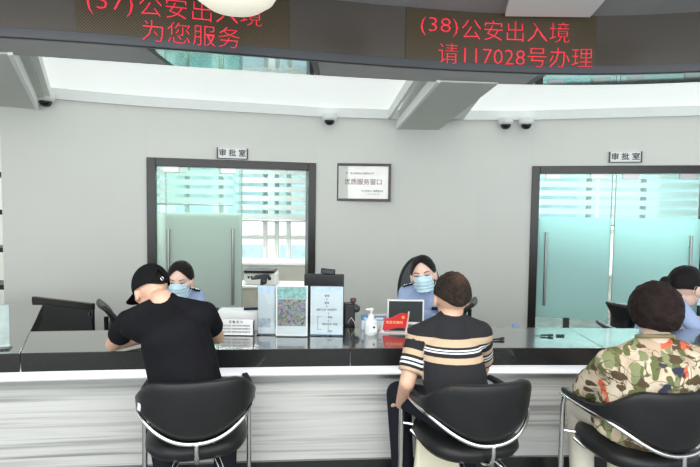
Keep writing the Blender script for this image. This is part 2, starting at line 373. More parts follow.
# beams running back to the wall
mb = MB(); q0, q1 = PZ(440, 83, 2.39), PZ(497, 85, 2.39); k0, k1 = PZ(398, 129.7, 2.39), PZ(438, 130.2, 2.39)
mb.prism([(q0.x, q0.y-.03), (q1.x, q1.y-.03), (k1.x, k1.y+.06), (k0.x, k0.y+.06)], 2.39, 2.75)
struct(mb.build('trim_2', M['beam']))
mb = MB()
for o0, o1, za, zb in ((-.028, -.001, 2.386, 2.47), (-.115, -.085, 2.50, 2.64)):
    mb.prism([(q0.x+o0, q0.y-.03), (q0.x+o1, q0.y-.03), (k0.x+o1, k0.y+.0), (k0.x+o0, k0.y+.0)], za, zb)
mb.prism([(q1.x+.001, q1.y-.03), (q1.x+.03, q1.y-.03), (1.225, wallY(1.2)-.03), (k1.x+.01, k1.y+.05)], 2.50, 2.64)
struct(mb.build('trim_3', M['white']))
a = PZ(8, 55, 2.39); b = PZ(37, 112, 2.39)
d = (b-a).normalized(); a2 = V((a.x, a.y, a.z)) - d*.02; b2 = b + d*.05; q = V((-1, 0, 0))
mb = MB(); mb.prism([a2.xy + V((-1.6, 0)), a2.xy, b2.xy, b2.xy + V((-1.6, -.3))], 2.39, 2.75)
struct(mb.build('trim_4', M['beam']))
mb = MB(); mb.prism([a2.xy, a2.xy + V((.03, 0)), b2.xy + V((.03, 0)), b2.xy], 2.385, 2.60)
mb.prism([a2.xy + V((.09, 0)), a2.xy + V((.14, 0)), b2.xy + V((.14, 0)), b2.xy + V((.09, 0))], 2.50, 2.66)
struct(mb.build('trim_5', M['white']))
mb = MB(); mb.prism([a2.xy + V((.03, 0)), a2.xy + V((.09, 0)), b2.xy + V((.09, 0)), b2.xy + V((.03, 0))], 2.48, 2.66)
struct(mb.build('trim_6', M['beam']))
# pale coffers and beams of the lobby ceiling in front of the sign
mb = MB()
c = [PZ(505, 15.5, 2.74), PZ(590, 16.5, 2.74), PZ(640, -40, 2.74), PZ(520, -40, 2.74)]
mb.prism([(c[3].x, c[3].y), (c[2].x, c[2].y), (c[1].x, c[1].y), (c[0].x, c[0].y)], 2.735, 2.76)
for x0, x1 in ((-1.5, -1.2), (-.9, -.45), (.2, .5), (1.6, 2.0)):
    mb.prism([(x0*.5, -.9), (x1*.5, -.9), (x1, 2.35), (x0, 2.35)], 2.60, 2.76)
struct(mb.build('trim_7', M['white']))

# ---------------------------------------------------------------- glass doors
def door(idx, x0, x1, gl, fr, leaves, handles, swap=False):
    a = V((x0, wallY(x0), 0)); b = V((x1, wallY(x1), 0)); W = (b-a).length; ang = math.atan2(b.y-a.y, b.x-a.x)
    root = bpy.data.objects.new('door_%d' % idx, None); COL.objects.link(root); root.location = a; root.rotation_euler = (0, 0, ang); struct(root)
    t = .082
    f = MB().box(0, t, -.02, .16, 0, DH).box(W-t, W, -.02, .16, 0, DH).box(t, W-t, -.02, .16, DH-t, DH)
    struct(f.build('door_frame', M['frame'], root, bevel=.004))
    for k, (u0_, u1_, dy) in enumerate(leaves):
        g = struct(MB().box(u0_, u1_, .06+dy, .072+dy, .01, DH-t-.005).build('door_leaf', gl, root))
        struct(MB().box(u0_+.002, u1_-.002, .055+dy, .0595+dy, .33, 1.45).build('frosted_film', fr, g))
        p = MB()
        for uu in (u0_+.06, u1_-.22): p.box(uu, uu+.16, .05+dy, .082+dy, DH-t-.055, DH-t+.002); p.box(uu, uu+.16, .05+dy, .082+dy, 0, .11)
        struct(p.build('patch_fitting', M['steel'], g, bevel=.002))
        p = MB().tube([(u0_+.001, .066+dy, .01), (u0_+.001, .066+dy, DH-t-.01)], .005, 6).tube([(u1_-.001, .066+dy, .01), (u1_-.001, .066+dy, DH-t-.01)], .005, 6)
        struct(p.build('glass_edge', M['edge'], g))
        if idx == 2 and k == 0: struct(MB().box(.215*W, .25*W, .03, .09, .2, .34).build('door_lock', M['dark'], g, bevel=.003))
        hu = handles[k]
        hz0, hz1 = .47, 1.28
        h = MB().tube([(hu, .01+dy, hz0), (hu, .01+dy, hz1)], .016, 12)
        for z in (hz0+.12, hz1-.12): h.tube([(hu, .01+dy, z), (hu, .06+dy, z)], .008, 8)
        struct(h.build('door_handle', M['steel'], g))
    return root, W
M['edge'] = mat('glass_edge_green', (.22, .34, .30), .3)
aL = V((dl0, wallY(dl0))); bL = V((dl1, wallY(dl1))); WL = (bL-aL).length
door(1, dl0, dl1, M['glass'], M['frost'], [(.085, WL*.545, 0), (WL*.10, WL*.535, .035)], [.20, WL*.49])
WR = (V((dr1, wallY(dr1)))-V((dr0, wallY(dr0)))).length
door(2, dr0, dr1, M['glassc'], M['frostc'], [(.085, WR*.468, 0), (WR*.488, WR-.085, 0)], [.17, WR*.895])

# name plates over doors, plaque
def plate(px, py, label):
    x0, x1 = (dl0, dl1) if px < 350 else (dr0, dr1); x = wallX(px)
    y = wallY(x0) + (wallY(x1)-wallY(x0))*(x-x0)/(x1-x0) - .004; z = P(px, py, y).z; ang = math.atan2(wallY(x1)-wallY(x0), x1-x0)
    r = thing('room_sign', label, 'sign', (x, y, z), ang, group='room signs above the glass doors')
    MB().box(-.15, .15, -.012, 0, -.052, .052).build('sign_board', M['wplast'], r)
    MB().box(-.158, -.145, -.018, 0, -.056, .056).box(.145, .158, -.018, 0, -.056, .056).box(-.158, .158, -.016, -.001, -.058, -.050).build('sign_rail', M['dark'], r)
    text('lettering', '审 批 室', .078, M['ink'], r, (0, -.0135, 0), ext=.001, bold=.0012)
plate(233.5, 153.5, 'small white room sign above the left glass door')
plate(620.5, 157, 'small white room sign above the right glass door')
x = wallX(363); y = wallY(x) - .004; z = P(363.5, 182.5, y).z; s_ = y/F
r = thing('wall_plaque', 'framed silver award plaque hanging on the wall between the two doors', 'plaque', (x, y, z), 0)
MB().box(-26*s_, 26*s_, -.015, -.002, -17.5*s_, 17.5*s_).build('plaque_plate', mat('silver_plate', (.74, .73, .71), .35, metal=.25, var=.05), r)
f = MB(); w, h = 27.3*s_, 18.7*s_; t = 2.6*s_
f.box(-w, w, -.03, 0, h-t, h).box(-w, w, -.03, 0, -h, -h+t).box(-w, -w+t, -.03, 0, -h+t, h-t).box(w-t, w, -.03, 0, -h+t, h-t)
f.build('plaque_frame', mat('dark_wood', (.03, .014, .010), .3), r, bevel=.002)
text('title_lettering', '优质服务窗口', .070, M['maroon'], r, (0, -.017, .002), ext=.001, bold=.0)
text('small_lettering', '授予：市公安局出入境接待大厅', .024, M['ink'], r, (-.05, -.017, 8.8*s_), ext=.0006)
text('small_lettering', '市公安局出入境管理支队', .022, M['ink'], r, (9*s_, -.017, -8.6*s_), ext=.0006)
text('small_lettering', '二〇二〇年十月', .019, M['ink'], r, (10*s_, -.017, -11.6*s_), ext=.0006)

# dome cameras
def dome(px, py, label, D=None, up=0):
    x = wallX(px); y = wallY(x); z = P(px, py, y-.09).z
    r = thing('dome_camera', label, 'security camera', (x, y-.09, z+.035), 0, group='dome security cameras under the ceiling edge')
    MB().lathe([(.03, .04), (.075, .038), (.08, .0), (.075, -.018), (.06, -.03), (.01, -.03)], 28).box(-.04, .04, .02, .092, -.005, .04).build('camera_housing', M['wplast'], r, smooth=50)
    MB().lathe([(.055, -.025), (.053, -.045), (.043, -.065), (.025, -.078), (.004, -.082)], 24).build('lens_dome', M['gloss'], r, smooth=60)
dome(53, 102, 'cream dome camera at the far left wall corner beside the beam')
dome(329, 121, 'white dome camera above the framed plaque')
dome(501, 125, 'left one of the paired dome cameras beside the central beam')
dome(521, 125, 'right one of the paired dome cameras above the right door')

# ---------------------------------------------------------------- rooms behind the glass
BY = 7.6
mb = MB().box(-4.4, -3.0, BY, BY+.12, 0, 2.75).box(-3.0, -.55, BY, BY+.12, 0, .70).box(-3.0, -.55, BY, BY+.12, 2.3, 2.75).box(-.55, 1.9, BY, BY+.12, 0, 2.75)
mb.box(1.9, 5.2, BY, BY+.12, 0, .6).box(1.9, 5.2, BY, BY+.12, 2.35, 2.75)
struct(mb.build('wall_far', M['wall']))
struct(MB().box(.6, .7, 5.95, BY, 0, 2.75).build('wall_partition', M['wall']))
struct(MB().box(5.2, 5.3, 4.5, BY+.1, 0, 2.75).build('wall_right', M['wall']))
struct(MB().box(-4.5, -4.4, 3.0, BY+.1, 0, 2.75).build('wall_left', M['wall']))
def window(idx, x0, x1, z0, z1, vs, hs):
    root = bpy.data.objects.new('window_%d' % idx, None); COL.objects.link(root); root.location = (x0, BY, z0); root['wloc'] = (x0, BY, z0); struct(root)
    f = MB().box(x0, x1, BY+.03, BY+.09, z0, z0+.05).box(x0, x1, BY+.03, BY+.09, z1-.05, z1)
    for v in [x0+.03]+vs+[x1-.03]: f.box(v-.03, v+.03, BY+.03, BY+.09, z0+.05, z1-.05)
    for h in hs: f.box(x0+.03, x1-.03, BY+.04, BY+.08, h-.03, h+.03)
    struct(f.build('window_frame', M['white'], root, bevel=.004))
    struct(MB().box(x0+.02, x1-.02, BY+.055, BY+.062, z0+.03, z1-.03).build('window_pane', M['acrylic'], root))
    struct(MB().box(x0-.03, x1+.03, BY-.05, BY+.05, z0-.04, z0-.002).build('window_sill', M['white'], root, bevel=.004))
window(1, -3.0, -.55, .70, 2.3, [-2.4, -1.9, -1.25, -1.08, -.905], [1.06])
window(2, 1.9, 5.2, .6, 2.35, [2.7, 3.5, 4.3], [1.2])
def blind(x0, x1, z0, z1, y, label, per=.13, duty=.6):
    r = thing('window_blind', label, 'blind', ((x0+x1)/2, y, z0), world=True, group='zebra blinds in the back rooms')
    MB().box(x0, x1, y-.03, y+.03, z1, z1+.07).build('head_rail', M['wplast'], r, bevel=.004)
    m = MB(); z = z0+.03
    while z < z1: m.box(x0, x1, y-.002, y, z, min(z1, z+per*duty)); z += per
    m.build('blind_cloth', M['blind'], r)
    MB().box(x0, x1, y+.004, y+.006, z0, z1).build('sheer_cloth', M['sheer'], r)
    MB().tube([(x0, y, z0+.01), (x1, y, z0+.01)], .014, 10).build('bottom_bar', M['steel'], r)
blind(-1.66, -.56, 1.30, 2.24, BY-.06, 'striped zebra blind seen through the open half of the left door')
blind(-3.0, -1.70, 1.52, 2.24, BY-.06, 'striped zebra blind seen through the glass leaf of the left door')
blind(1.92, 3.55, 1.30, 2.28, BY-.06, 'cyan tinted zebra blind behind the left leaf of the right door')
blind(3.6, 5.15, 1.30, 2.28, BY-.06, 'cyan tinted zebra blind behind the right leaf of the right door')
# building outside
r = thing('office_building', 'pale concrete building facade seen through the left room window', 'building', (-3, 16, -2), world=True)
MB().box(-16, 16, 16, 22, -4, 12).build('facade_wall', M['facade'], r)
for i in range(-5, 7):
    for k in range(0, 3):
        if abs(i) < 5: MB().box(i*1.6-.55, i*1.6+.55, 15.95, 16.0, k*2.4-1.2, k*2.4+.3).build('facade_window', M['facadewin'], r)
# sideboard with office machines behind the left door
sb = thing('sideboard', 'beige low cabinet under the window inside the left room', 'cabinet', (-1.45, 7.0, 0), world=True)
MB().box(-2.05, -.62, 6.8, 7.25, .0, .44).build('cabinet_body', M['beige'], sb, bevel=.004)
MB().box(-2.08, -.60, 6.78, 7.27, .44, .47).build('cabinet_top', M['wplast'], sb, bevel=.004)
for u in (-1.98, -1.50, -1.02): MB().box(u, u+.44, 6.785, 6.80, .05, .41).build('cabinet_door', M['beige'], sb, bevel=.003)
pr = thing('printer', 'white desktop printer with black tray on the beige low cabinet', 'printer', (-1.22, 7.0, .47), world=True)
MB().box(-1.40, -.98, 6.86, 7.18, .47, .63).build('printer_body', M['wplast'], pr, bevel=.015)
MB().box(-1.40, -1.00, 6.84, 7.14, .632, .67).build('document_tray', M['black'], pr, bevel=.008)
for u in (-1.35, -1.31, -1.27): MB().box(u, u+.025, 6.852, 6.86, .56, .59).build('button', M['black'], pr)
MB().box(-1.08, -1.04, 6.852, 6.86, .54, .58).build('control_panel', M['black'], pr)
bk = MB().lathe([(.055, 0), (.065, .15), (.062, .15), (.052, .01)], 20).build('waste_bin', M['wplast'], org=(0, 0, 0)); bk.location = (-1.52, 6.92, .47)
tag(bk, 'small white tub standing left of the printer', 'tub')
ph = thing('desk_phone', 'black desk telephone left of the white printer', 'telephone', (-1.63, 7.08, .47), world=True)
MB().box(-1.73, -1.56, 7.0, 7.18, .47, .54).build('phone_base', M['black'], ph, bevel=.01)
MB().box(-1.72, -1.67, 7.0, 7.17, .545, .72).build('handset', M['black'], ph, bevel=.015)

# rack past the left end of the wall
r = thing('storage_rack', 'dark storage rack past the left end of the wall', 'rack', (-3.75, 5.6, 0), world=True)
m = MB()
for x in (-4.2, -3.3): m.box(x-.02, x+.02, 5.5, 5.54, 0, 1.9).box(x-.02, x+.02, 5.8, 5.84, 0, 1.9)
m.build('rack_post', M['black'], r)
for z in (.2, .6, 1.0, 1.4, 1.8): MB().box(-4.2, -3.3, 5.5, 5.84, z, z+.05).build('shelf', M['black'], r)

# ---------------------------------------------------------------- service counter
_c = [PZ(x, y, .76) for x, y in ((0, 353.6), (20, 353.4), (130, 351.6), (250, 349.3), (370, 348), (530, 348.4), (593, 347.8))]
_cp = np.polyfit([v.x for v in _c], [v.y for v in _c], 2)
def cY(x): return _lin(_cp, x, -2.6, 3.2)
ZT, ZB = .76, .66
ct = thing('service_counter', 'long curved black granite service counter with banded marble front', 'counter', (0, 2.95, 0), world=True)
def strip(x0, x1, n, f0, f1, z0, z1, mbx=None):
    mbx = mbx or MB(); xs = facets(x0, x1, n); fr = [(x, f0(x)) for x in xs]; bk = [(x, f1(x)) for x in xs][::-1]
    return mbx.prism(fr+bk, z0, z1)
jA = PZ(20, 353.4, ZT); jB = PZ(43, 305, ZT); jd = (jB-jA)
jm = jA + jd*((cY(-1.9)+.48+.02-jA.y)/jd.y)
g = .0025
m = MB(); xs = facets(jA.x+g, .0100, 10)
m.prism([(x, cY(x)) for x in xs] + [(x, cY(x)+.485) for x in facets(.0100, jm.x+g+.005, 10)], ZB, ZT); m.build('worktop', M['granite'], ct, bevel=.003, smooth=30)
m = strip(.0112, 1.4465, 8, cY, lambda x: cY(x)+.485, ZB, ZT); m.build('worktop', M['granite'], ct, bevel=.003, smooth=30)
m = strip(1.448, 4.6, 14, cY, lambda x: cY(x)+.485, ZB, ZT); m.build('worktop', M['granite'], ct, bevel=.003, smooth=30)
m = MB(); xs = facets(-3.4, jA.x-g, 6)
m.prism([(x, cY(x)) for x in xs] + [(jB.x-g, jB.y), (-3.6, jB.y-.05)], ZB, ZT); m.build('worktop', M['granite'], ct, bevel=.003, smooth=30)
strip(-3.6, 4.6, 24, lambda x: cY(x)+.055, lambda x: cY(x)+.30, .60, .66).build('light_band', M['band'], ct, smooth=30)
strip(-3.6, 4.6, 24, lambda x: cY(x)+.035, lambda x: cY(x)+.30, .578, .5995).build('metal_trim', M['steel'], ct, smooth=30)
strip(-3.6, 4.6, 24, lambda x: cY(x)+.080, lambda x: cY(x)+.30, .10, .578).build('marble_front', M['marble'], ct, smooth=30)
strip(-3.6, 4.6, 24, lambda x: cY(x)+.06, lambda x: cY(x)+.30, 0, .0995).build('plinth', M['granite'], ct, smooth=30)
sd = thing('staff_desk', 'low work surface behind the granite counter for the staff', 'desk', (0, 3.6, 0), world=True)
strip(-1.75, 4.2, 14, lambda x: cY(x)+.49, lambda x: cY(x)+.78, .66, .69).build('desk_top', M['dark'], sd, smooth=30)
strip(-1.75, 4.2, 14, lambda x: cY(x)+.50, lambda x: cY(x)+.52, 0, .66).build('modesty_panel', M['dark'], sd, smooth=30)

# black cabinet behind the left wing
A = P(31.5, 297.5, 4.25); B = P(91.5, 303, 3.98)
d = V((B.x-A.x, B.y-A.y, 0)); ang = math.atan2(d.y, d.x); W = d.length; hz = (A.z+B.z)/2
r = thing('partition_panel', 'low glossy black partition panel behind the left end of the counter', 'partition', (A.x, A.y, 0), ang)
MB().box(.0, W, .004, .03, 0.0, hz-.05).build('panel_sheet', M['gloss'], r, bevel=.003)
MB().box(-.0, W+.0, 0, .034, hz-.05, hz).build('panel_rail', mat('black_brown_laminate', (.02, .018, .016), .25), r, bevel=.003)
MB().tube([(W-.02, -.002, hz-.10), (W-.02, -.002, hz-.065)], .006, 8).build('panel_glint', M['chrome'], r)  # chrome sliver standing in for a highlight on the glossy panel
# glass stand cut by the left picture edge
a = PZ(1, 352, ZT)
r = thing('sign_stand', 'clear stand with pale green print at the left end of the counter', 'sign stand', (a.x-.085, a.y+.04, ZT), .35)
MB().box(-.09, .09, -.002, .002, .012, .235).build('print_sheet', mat('pale_green_sheet', (.66, .70, .64), .8, var=.12, vscale=20), r)
MB().box(-.095, .095, -.006, -.003, .008, .24).build('acrylic_front', M['acrylic'], r)
MB().box(-.095, .095, -.04, .04, 0, .008).build('stand_base', M['acrylic'], r)

# ---------------------------------------------------------------- hanging LED sign
def sX(px, z):                        # x on the sign front for a picture column
    x = 0
    for _ in range(40):
        y = signY(x); x = P(px, 233.5-F*(z-H)/y+0, y).x
    return x
SB = P(455, 62.3, signY(.7)).z; ST = P(640, 14.5, signY(1.8)).z
sg = thing('led_sign', 'long curved dark LED display band hanging above the counter', 'LED sign', (0, 2.95, SB), world=True)
strip(-2.6, 3.6, 40, signY, lambda x: signY(x)+.10, SB+.001, ST).build('sign_glass', M['signglass'], sg, smooth=30)
m = strip(-2.6, 3.6, 40, lambda x: signY(x)-.001, lambda x: signY(x)+.012, ZF-.002, SB)
strip(-2.6, 3.6, 40, lambda x: signY(x)-.001, lambda x: signY(x)+.03, ZF-.002, ZF+.004, m)
strip(-2.6, 3.6, 40, lambda x: signY(x)-.012, lambda x: signY(x)+.14, ST, ST+.02, m).build('sign_frame', M['signframe'], sg, smooth=30)
ledl = (sX(78, 2.5), sX(289, 2.5)); ledr = (sX(405, 2.5), sX(594, 2.5))
for a, b in (ledl, ledr):
    strip(a, b, 16, lambda x: signY(x)-.006, lambda x: signY(x)+.01, SB+.004, ST-.006).build('led_matrix', M['led'], sg, smooth=30)
def led_text(s, pxl, pxr, pyl, hpx, dz=0, bold=.35):
    me = text_mesh(s, 1, 0, 'LEFT', off=-.016)
    co = np.zeros(len(me.vertices)*3); me.vertices.foreach_get('co', co); co = co.reshape(-1, 3)
    mnx, mxx = co[:, 0].min(), co[:, 0].max(); mny, mxy = co[:, 1].min(), co[:, 1].max()
    zc = zmid(pxl, pyl); x0 = sX(pxl, zc); x1 = sX(pxr, zc)
    hh = hpx*signY((x0+x1)/2)/F
    bm = bmesh.new(); bm.from_mesh(me); bmesh.ops.triangulate(bm, faces=bm.faces)
    # thickness first
    for v in bm.verts:
        u = (v.co.x-mnx)/(mxx-mnx); w = (v.co.y-(mny+mxy)/2)/(mxy-mny)
        x = x0+(x1-x0)*u; v.co = V((x, signY(x)-.009, zc + w*hh))
    bm.to_mesh(me); bm.free()
    me.transform(Matrix.Translation(-V(sg['wloc'])))
    o = link('led_lettering', me, M['led_red'], sg, smooth=0)
    q = o.modifiers.new('s', 'SOLIDIFY'); q.thickness = .002
def zmid(px, py):
    z = 2.5
    for _ in range(30):
        x = sX(px, z); z = P(px, py, signY(x)).z
    return z
led_text('(37)', 88, 134, 2, 23); led_text('公安出入境', 140, 262, 5, 20)
led_text('为您服务', 143, 240, 30.5, 20)
led_text('(38)', 420, 457, 26, 18); led_text('公安出入境', 461, 568, 29, 19)
led_text('请117028号办理', 437.5, 591, 53, 19)
# soffit below the sign: metal boxes, mirror strips, black dividers
def seg(px0, px1, m, name, z0=ZF+.001, z1=SB-.005):
    a, b = sX(px0, ZF), sX(px1, ZF)
    return strip(a, b, max(2, int((b-a)*8)), lambda x: signY(x)+.031, rearY, z0, z1).build(name, m, sg, smooth=30)
seg(-120, 143, M['signlight'], 'soffit_panel'); seg(317, 540, M['signlight'], 'soffit_panel')
seg(150, 310, M['door_mirror'], 'mirror_panel'); seg(548, 900, M['door_mirror'], 'mirror_panel')
seg(143.3, 149.7, M['black'], 'divider'); seg(310.3, 316.7, M['black'], 'divider'); seg(540.3, 547.7, M['black'], 'divider')
for x in (-1.6, -.4, .9, 2.1): MB().tube([(x, signY(x)+.06, ST+.01), (x, signY(x)+.06, 2.765)], .012, 8).build('hanger_rod', M['steel'], sg)
# glowing dome added in place of a downlight mirrored in the sign glass
pc = P(235, -24, 2.35)
r = thing('mirrored_downlight', 'round cream glowing dome standing in for a downlight mirrored in the LED sign', 'reflection', tuple(pc))
MB().lathe([(.004, -.158), (.06, -.153), (.12, -.135), (.17, -.10), (.195, -.06), (.2, -.02), (.19, .0), (.01, .005)], 40).build('glow_dome', M['reflection'], r, smooth=60)
MB().lathe([(.19, .0), (.19, .02), (.05, .05), (.008, .05), (.008, 2.76-pc.z)], 24).build('dome_stem', M['wplast'], r)

# ---------------------------------------------------------------- customer chairs
def smooth(t): t = max(0, min(1, t)); return t*t*(3-2*t)
def make_tub():
    root = thing('tub_chair', '', 'chair')
    TH = math.radians(104)
    def plan(t, off=0):                     # t -1..1 around the back, from left arm tip to right arm tip
        th = t*TH; rx, ry = .272+off, .272+off
        x = rx*math.sin(th); y = -ry*math.cos(th)
        ex = .82
        x = rx*math.copysign(abs(math.sin(th))**ex, math.sin(th)); y = -ry*math.copysign(abs(math.cos(th))**ex, math.cos(th))
        if abs(t) > .6: k = (abs(t)-.6)/.4; y += k*k*.13; x *= 1 - .03*k*k
        return x, y
    def top(t): a = abs(t); return .776 - .128*smooth((a-.30)/.6)
    def bot(t): a = abs(t); return .508 + .105*smooth(a/.72) + .012*a
    def outer(k):
        def fn(u, v):
            t = -1+2*u; zt, zb = top(t), bot(t); ph = v*2*PI                 # closed loop cross-section
            th = .026*(1 - .35*smooth((abs(t)-.7)/.3)); zc = (zt+zb)/2; hh = (zt-zb)/2
            off = th*math.copysign(abs(math.cos(ph))**.5, math.cos(ph)); zz = zc + hh*math.copysign(abs(math.sin(ph))**.45, math.sin(ph))
            off += .022*(zz-.57)/.23                                       # leans outward
            end = 1
            x, y = plan(t, off-.026)
            return (x, y, zz)
        return fn
    s = MB().grid(outer(0), 64, 28)
    n = len(s.v)
    # close the arm tips
    for u_i in (0, 64):
        ring = [j*65+u_i for j in range(28)]; s.f.append(tuple(ring))
    s.build('backrest', M['leather'], root, smooth=60)
    c = MB(); pts = []
    for i in range(0, 61):
        t = -1+2*i/60; x, y = plan(t, .0); pts.append((x*1.0, y, bot(t)-.006))
    # bottom rail continues down as front legs
    xl, yl, zl = pts[0]; xr, yr, zr = pts[-1]
    c.tube([(p[0], p[1], p[2]) for p in pts], .0095, 12); c.build('rail', M['chrome'], root)
    for sx, p in ((-1, pts[1]), (1, pts[-2])):
        l = MB().tube([(p[0], p[1]-.0, p[2]+.0), (p[0], p[1]+.012, p[2]-.05), (p[0]*1.0, p[1]+.015, .02)], .013, 12).build('leg', M['chrome'], root)
        MB().lathe([(.017, 0), (.017, .02), (.01, .022)], 14, Matrix.Translation((p[0], p[1]+.015, 0))).build('rubber_foot', M['black'], l)
        MB().tube([(p[0], p[1]+.015, .44), (p[0]*.8, p[1]-.02, .44)], .008, 8).build('bracket', M['chrome'], root)
    for sx in (-1, 1):
        l = MB().tube([(sx*.08, -.12, .383), (sx*.105, -.20, .35), (sx*.155, -.27, .02)], .0125, 12).build('leg', M['chrome'], root)
        MB().lathe([(.017, 0), (.017, .02), (.01, .022)], 14, Matrix.Translation((sx*.155, -.27, 0))).build('rubber_foot', M['black'], l)
    MB().tube([(0, -.276, .50), (0, -.278, .46), (0, -.262, .415), (0, -.20, .388), (0, -.1, .386)], .010, 10).build('back_strut', M['chrome'], root)
    MB().tube([(-.228, .14, .42), (-.2, .1, .39), (0, 0.05, .386), (.2, .1, .39), (.228, .14, .42)], .010, 10).build('seat_support', M['chrome'], root)
    def seat(u, v):
        th = u*2*PI; k = v
        return (0, 0, 0)
    s = MB(); prof = [(.02, .425), (.18, .425), (.225, .435), (.242, .462), (.236, .49), (.20, .507), (.1, .512), (.004, .512)]
    vs = []; N = 40
    for r_, z in prof:
        for j in range(N):
            a = 2*PI*j/N; cx = math.copysign(abs(math.cos(a))**.75, math.cos(a)); sy = math.copysign(abs(math.sin(a))**.75, math.sin(a))
            vs.append((r_*cx*.98, r_*sy*1.02+.01, z - .032))
    fs = [(i*N+j, i*N+(j+1) % N, (i+1)*N+(j+1) % N, (i+1)*N+j) for i in range(len(prof)-1) for j in range(N)] + [tuple(range(N))[::-1], tuple(range((len(prof)-1)*N, len(prof)*N))]
    s.add(vs, fs).build('seat', M['leather'], root, smooth=60)
    root_plan.append(plan); return root
root_plan = []
tub = make_tub()
chairs = [(-.728, 2.47, .27, 'black leather tub chair with chrome rail under the man in the cap'),
          (.575, 2.49, .24, 'black leather tub chair with chrome rail under the man in the striped shirt'),
          (1.37, 2.42, .22, 'black leather tub chair with chrome rail under the woman in the floral blouse')]
tubs = []
for i, (x, y, rz, lab) in enumerate(chairs):
    o = tub if i == 0 else dup(tub)
    o.location = (x, y, 0); o.rotation_euler = (0, 0, rz); tag(o, lab, 'chair', 'tub chairs in front of the counter'); tubs.append(o)
ta = root_plan[0](-.60, .010); tb = root_plan[0](-.50, .010)
MB().box(-.012, .012, -.0015, .0015, -.019, .019, Matrix.Translation(((ta[0]+tb[0])/2, (ta[1]+tb[1])/2, .655)) @ Matrix.Rotation(math.atan2(tb[1]-ta[1], tb[0]-ta[0]), 4, 'Z') @ Matrix.Rotation(-.09, 4, 'X')).build('price_tag', M['paper'], tubs[0])

# ---------------------------------------------------------------- people
def headM(c, yaw=0, pitch=0, roll=0, s=1):
    return Matrix.Translation(V(c)) @ Matrix.Rotation(yaw, 4, 'Z') @ Matrix.Rotation(pitch, 4, 'X') @ Matrix.Rotation(roll, 4, 'Y') @ Matrix.Scale(s, 4)
def tcap(mb, Mx, p0, r0_, p1, r1, s=1, **k): mb.capsule(Mx @ V(p0), r0_*s, Mx @ V(p1), r1*s, **k)
def head_prims(mb, Mx, s=1):
    mb.ell((0, -.012, .022), (.073, .093, .092), Mx)
    mb.ell((0, .022, -.030), (.060, .068, .082), Mx)
    mb.ell((0, .050, -.078), (.030, .030, .026), Mx)
    for sx in (-1, 1):
        mb.ell((sx*.045, .045, -.012), (.022, .03, .022), Mx)
        mb.ell((sx*.076, -.008, -.012), (.009, .019, .031), Mx @ Matrix.Rotation(sx*.25, 4, 'Z'))
        mb.ell((sx*.030, .072, .026), (.024, .012, .009), Mx)
    tcap(mb, Mx, (0, .080, .010), .008, (0, .099, -.024), .0125, s)
    mb.ell((0, .092, -.030), (.018, .012, .009), Mx)
    mb.ell((0, .082, -.056), (.022, .012, .010), Mx)
def face_parts(Mx, root, mask=False, s=1):
    for sx in (-1, 1):
        e = MB().ell((sx*.031, .0795, .008), (.0145, .008, .0068), Mx).build('eye', M['eyew'], root)
        MB().ell((sx*.031, .0848, .008), (.0062, .0035, .0062), Mx).build('iris', M['eyed'], e)
        MB().tube([Mx @ V(p) for p in ((sx*.016, .086, .0120), (sx*.024, .0885, .0158), (sx*.034, .0875, .0160), (sx*.047, .078, .0115))], .0018*s, 6).build('eyelid', M['eyed'], root)
        MB().tube([Mx @ V(p) for p in ((sx*.014, .0885, .031), (sx*.028, .0885, .0365), (sx*.042, .080, .035), (sx*.051, .072, .029))], [.0018*s, .0028*s, .0026*s, .001*s], 6).build('eyebrow', M['hair'], root)
    if not mask:
        MB().ell((0, .0925, -.0575), (.021, .005, .0055), Mx).build('mouth', M['lip'], root)
def hair_shell(Mx, root, thmax, rad, cen, m, thick=.006, noise_a=.0, name='hair', nt_=40, nu=72):
    def fn(u, v):
        ph = u*2*PI; th = v*thmax(ph)
        d = V((math.sin(th)*math.sin(ph), math.sin(th)*math.cos(ph), math.cos(th)))     # ph = 0 is the front
        k = 1 + noise_a*noise.noise(V((d.x*4, d.y*4, d.z*4)))*1 + noise_a*.4*noise.noise(V((d.x*12, d.y*12, d.z*12)))
        return Mx @ V((cen[0]+rad[0]*d.x*k, cen[1]+rad[1]*d.y*k, cen[2]+rad[2]*d.z*k))
    o = MB().grid(fn, nu, nt_).build(name, m, root, smooth=180)
    q = o.modifiers.new('s', 'SOLIDIFY'); q.thickness = thick; q.offset = -1
    return o
def ang_front(ph): return abs((ph+PI) % (2*PI) - PI)      # 0 front .. PI back
def hl(front, side, back):                               # hair line: polar extents in degrees
    def f(ph):
        a = ang_front(ph)
        if a < PI/2: k = smooth(a/(PI/2)); return math.radians(front*(1-k)+side*k)
        k = smooth((a-PI/2)/(PI/2)); return math.radians(side*(1-k)+back*k)
    return f
def mask_part(Mx, root, s=1):
    def fn(u, v):
        az = math.radians(-68+136*u); z = .006 - .095*v
        bul = 1 - .10*abs(2*v-1)**2
        pl = .0016*math.sin(v*PI*9)
        ry = (.102 + .018*math.exp(-((v-.25)/.3)**2)*math.cos(az)**3)*bul + pl; rx = .071*(1-.16*v) + pl
        z += .010*math.cos(az)**6*(1-v) - .006*(1-math.cos(az))*(1-v)
        return Mx @ V((rx*math.sin(az), ry*math.cos(az)*.98+.004, z))
    o = MB().grid(fn, 36, 30).build('face_mask', M['mask'], root, smooth=180, solid=.002)
    for sx in (-1, 1):
        MB().tube([Mx @ V(p) for p in ((sx*.066, .045, .002), (sx*.078, .015, .012), (sx*.082, -.018, .012), (sx*.081, -.024, -.02), (sx*.074, 0, -.04), (sx*.058, .04, -.075))], .0015*s, 6).build('ear_loop', M['wplast'], o)
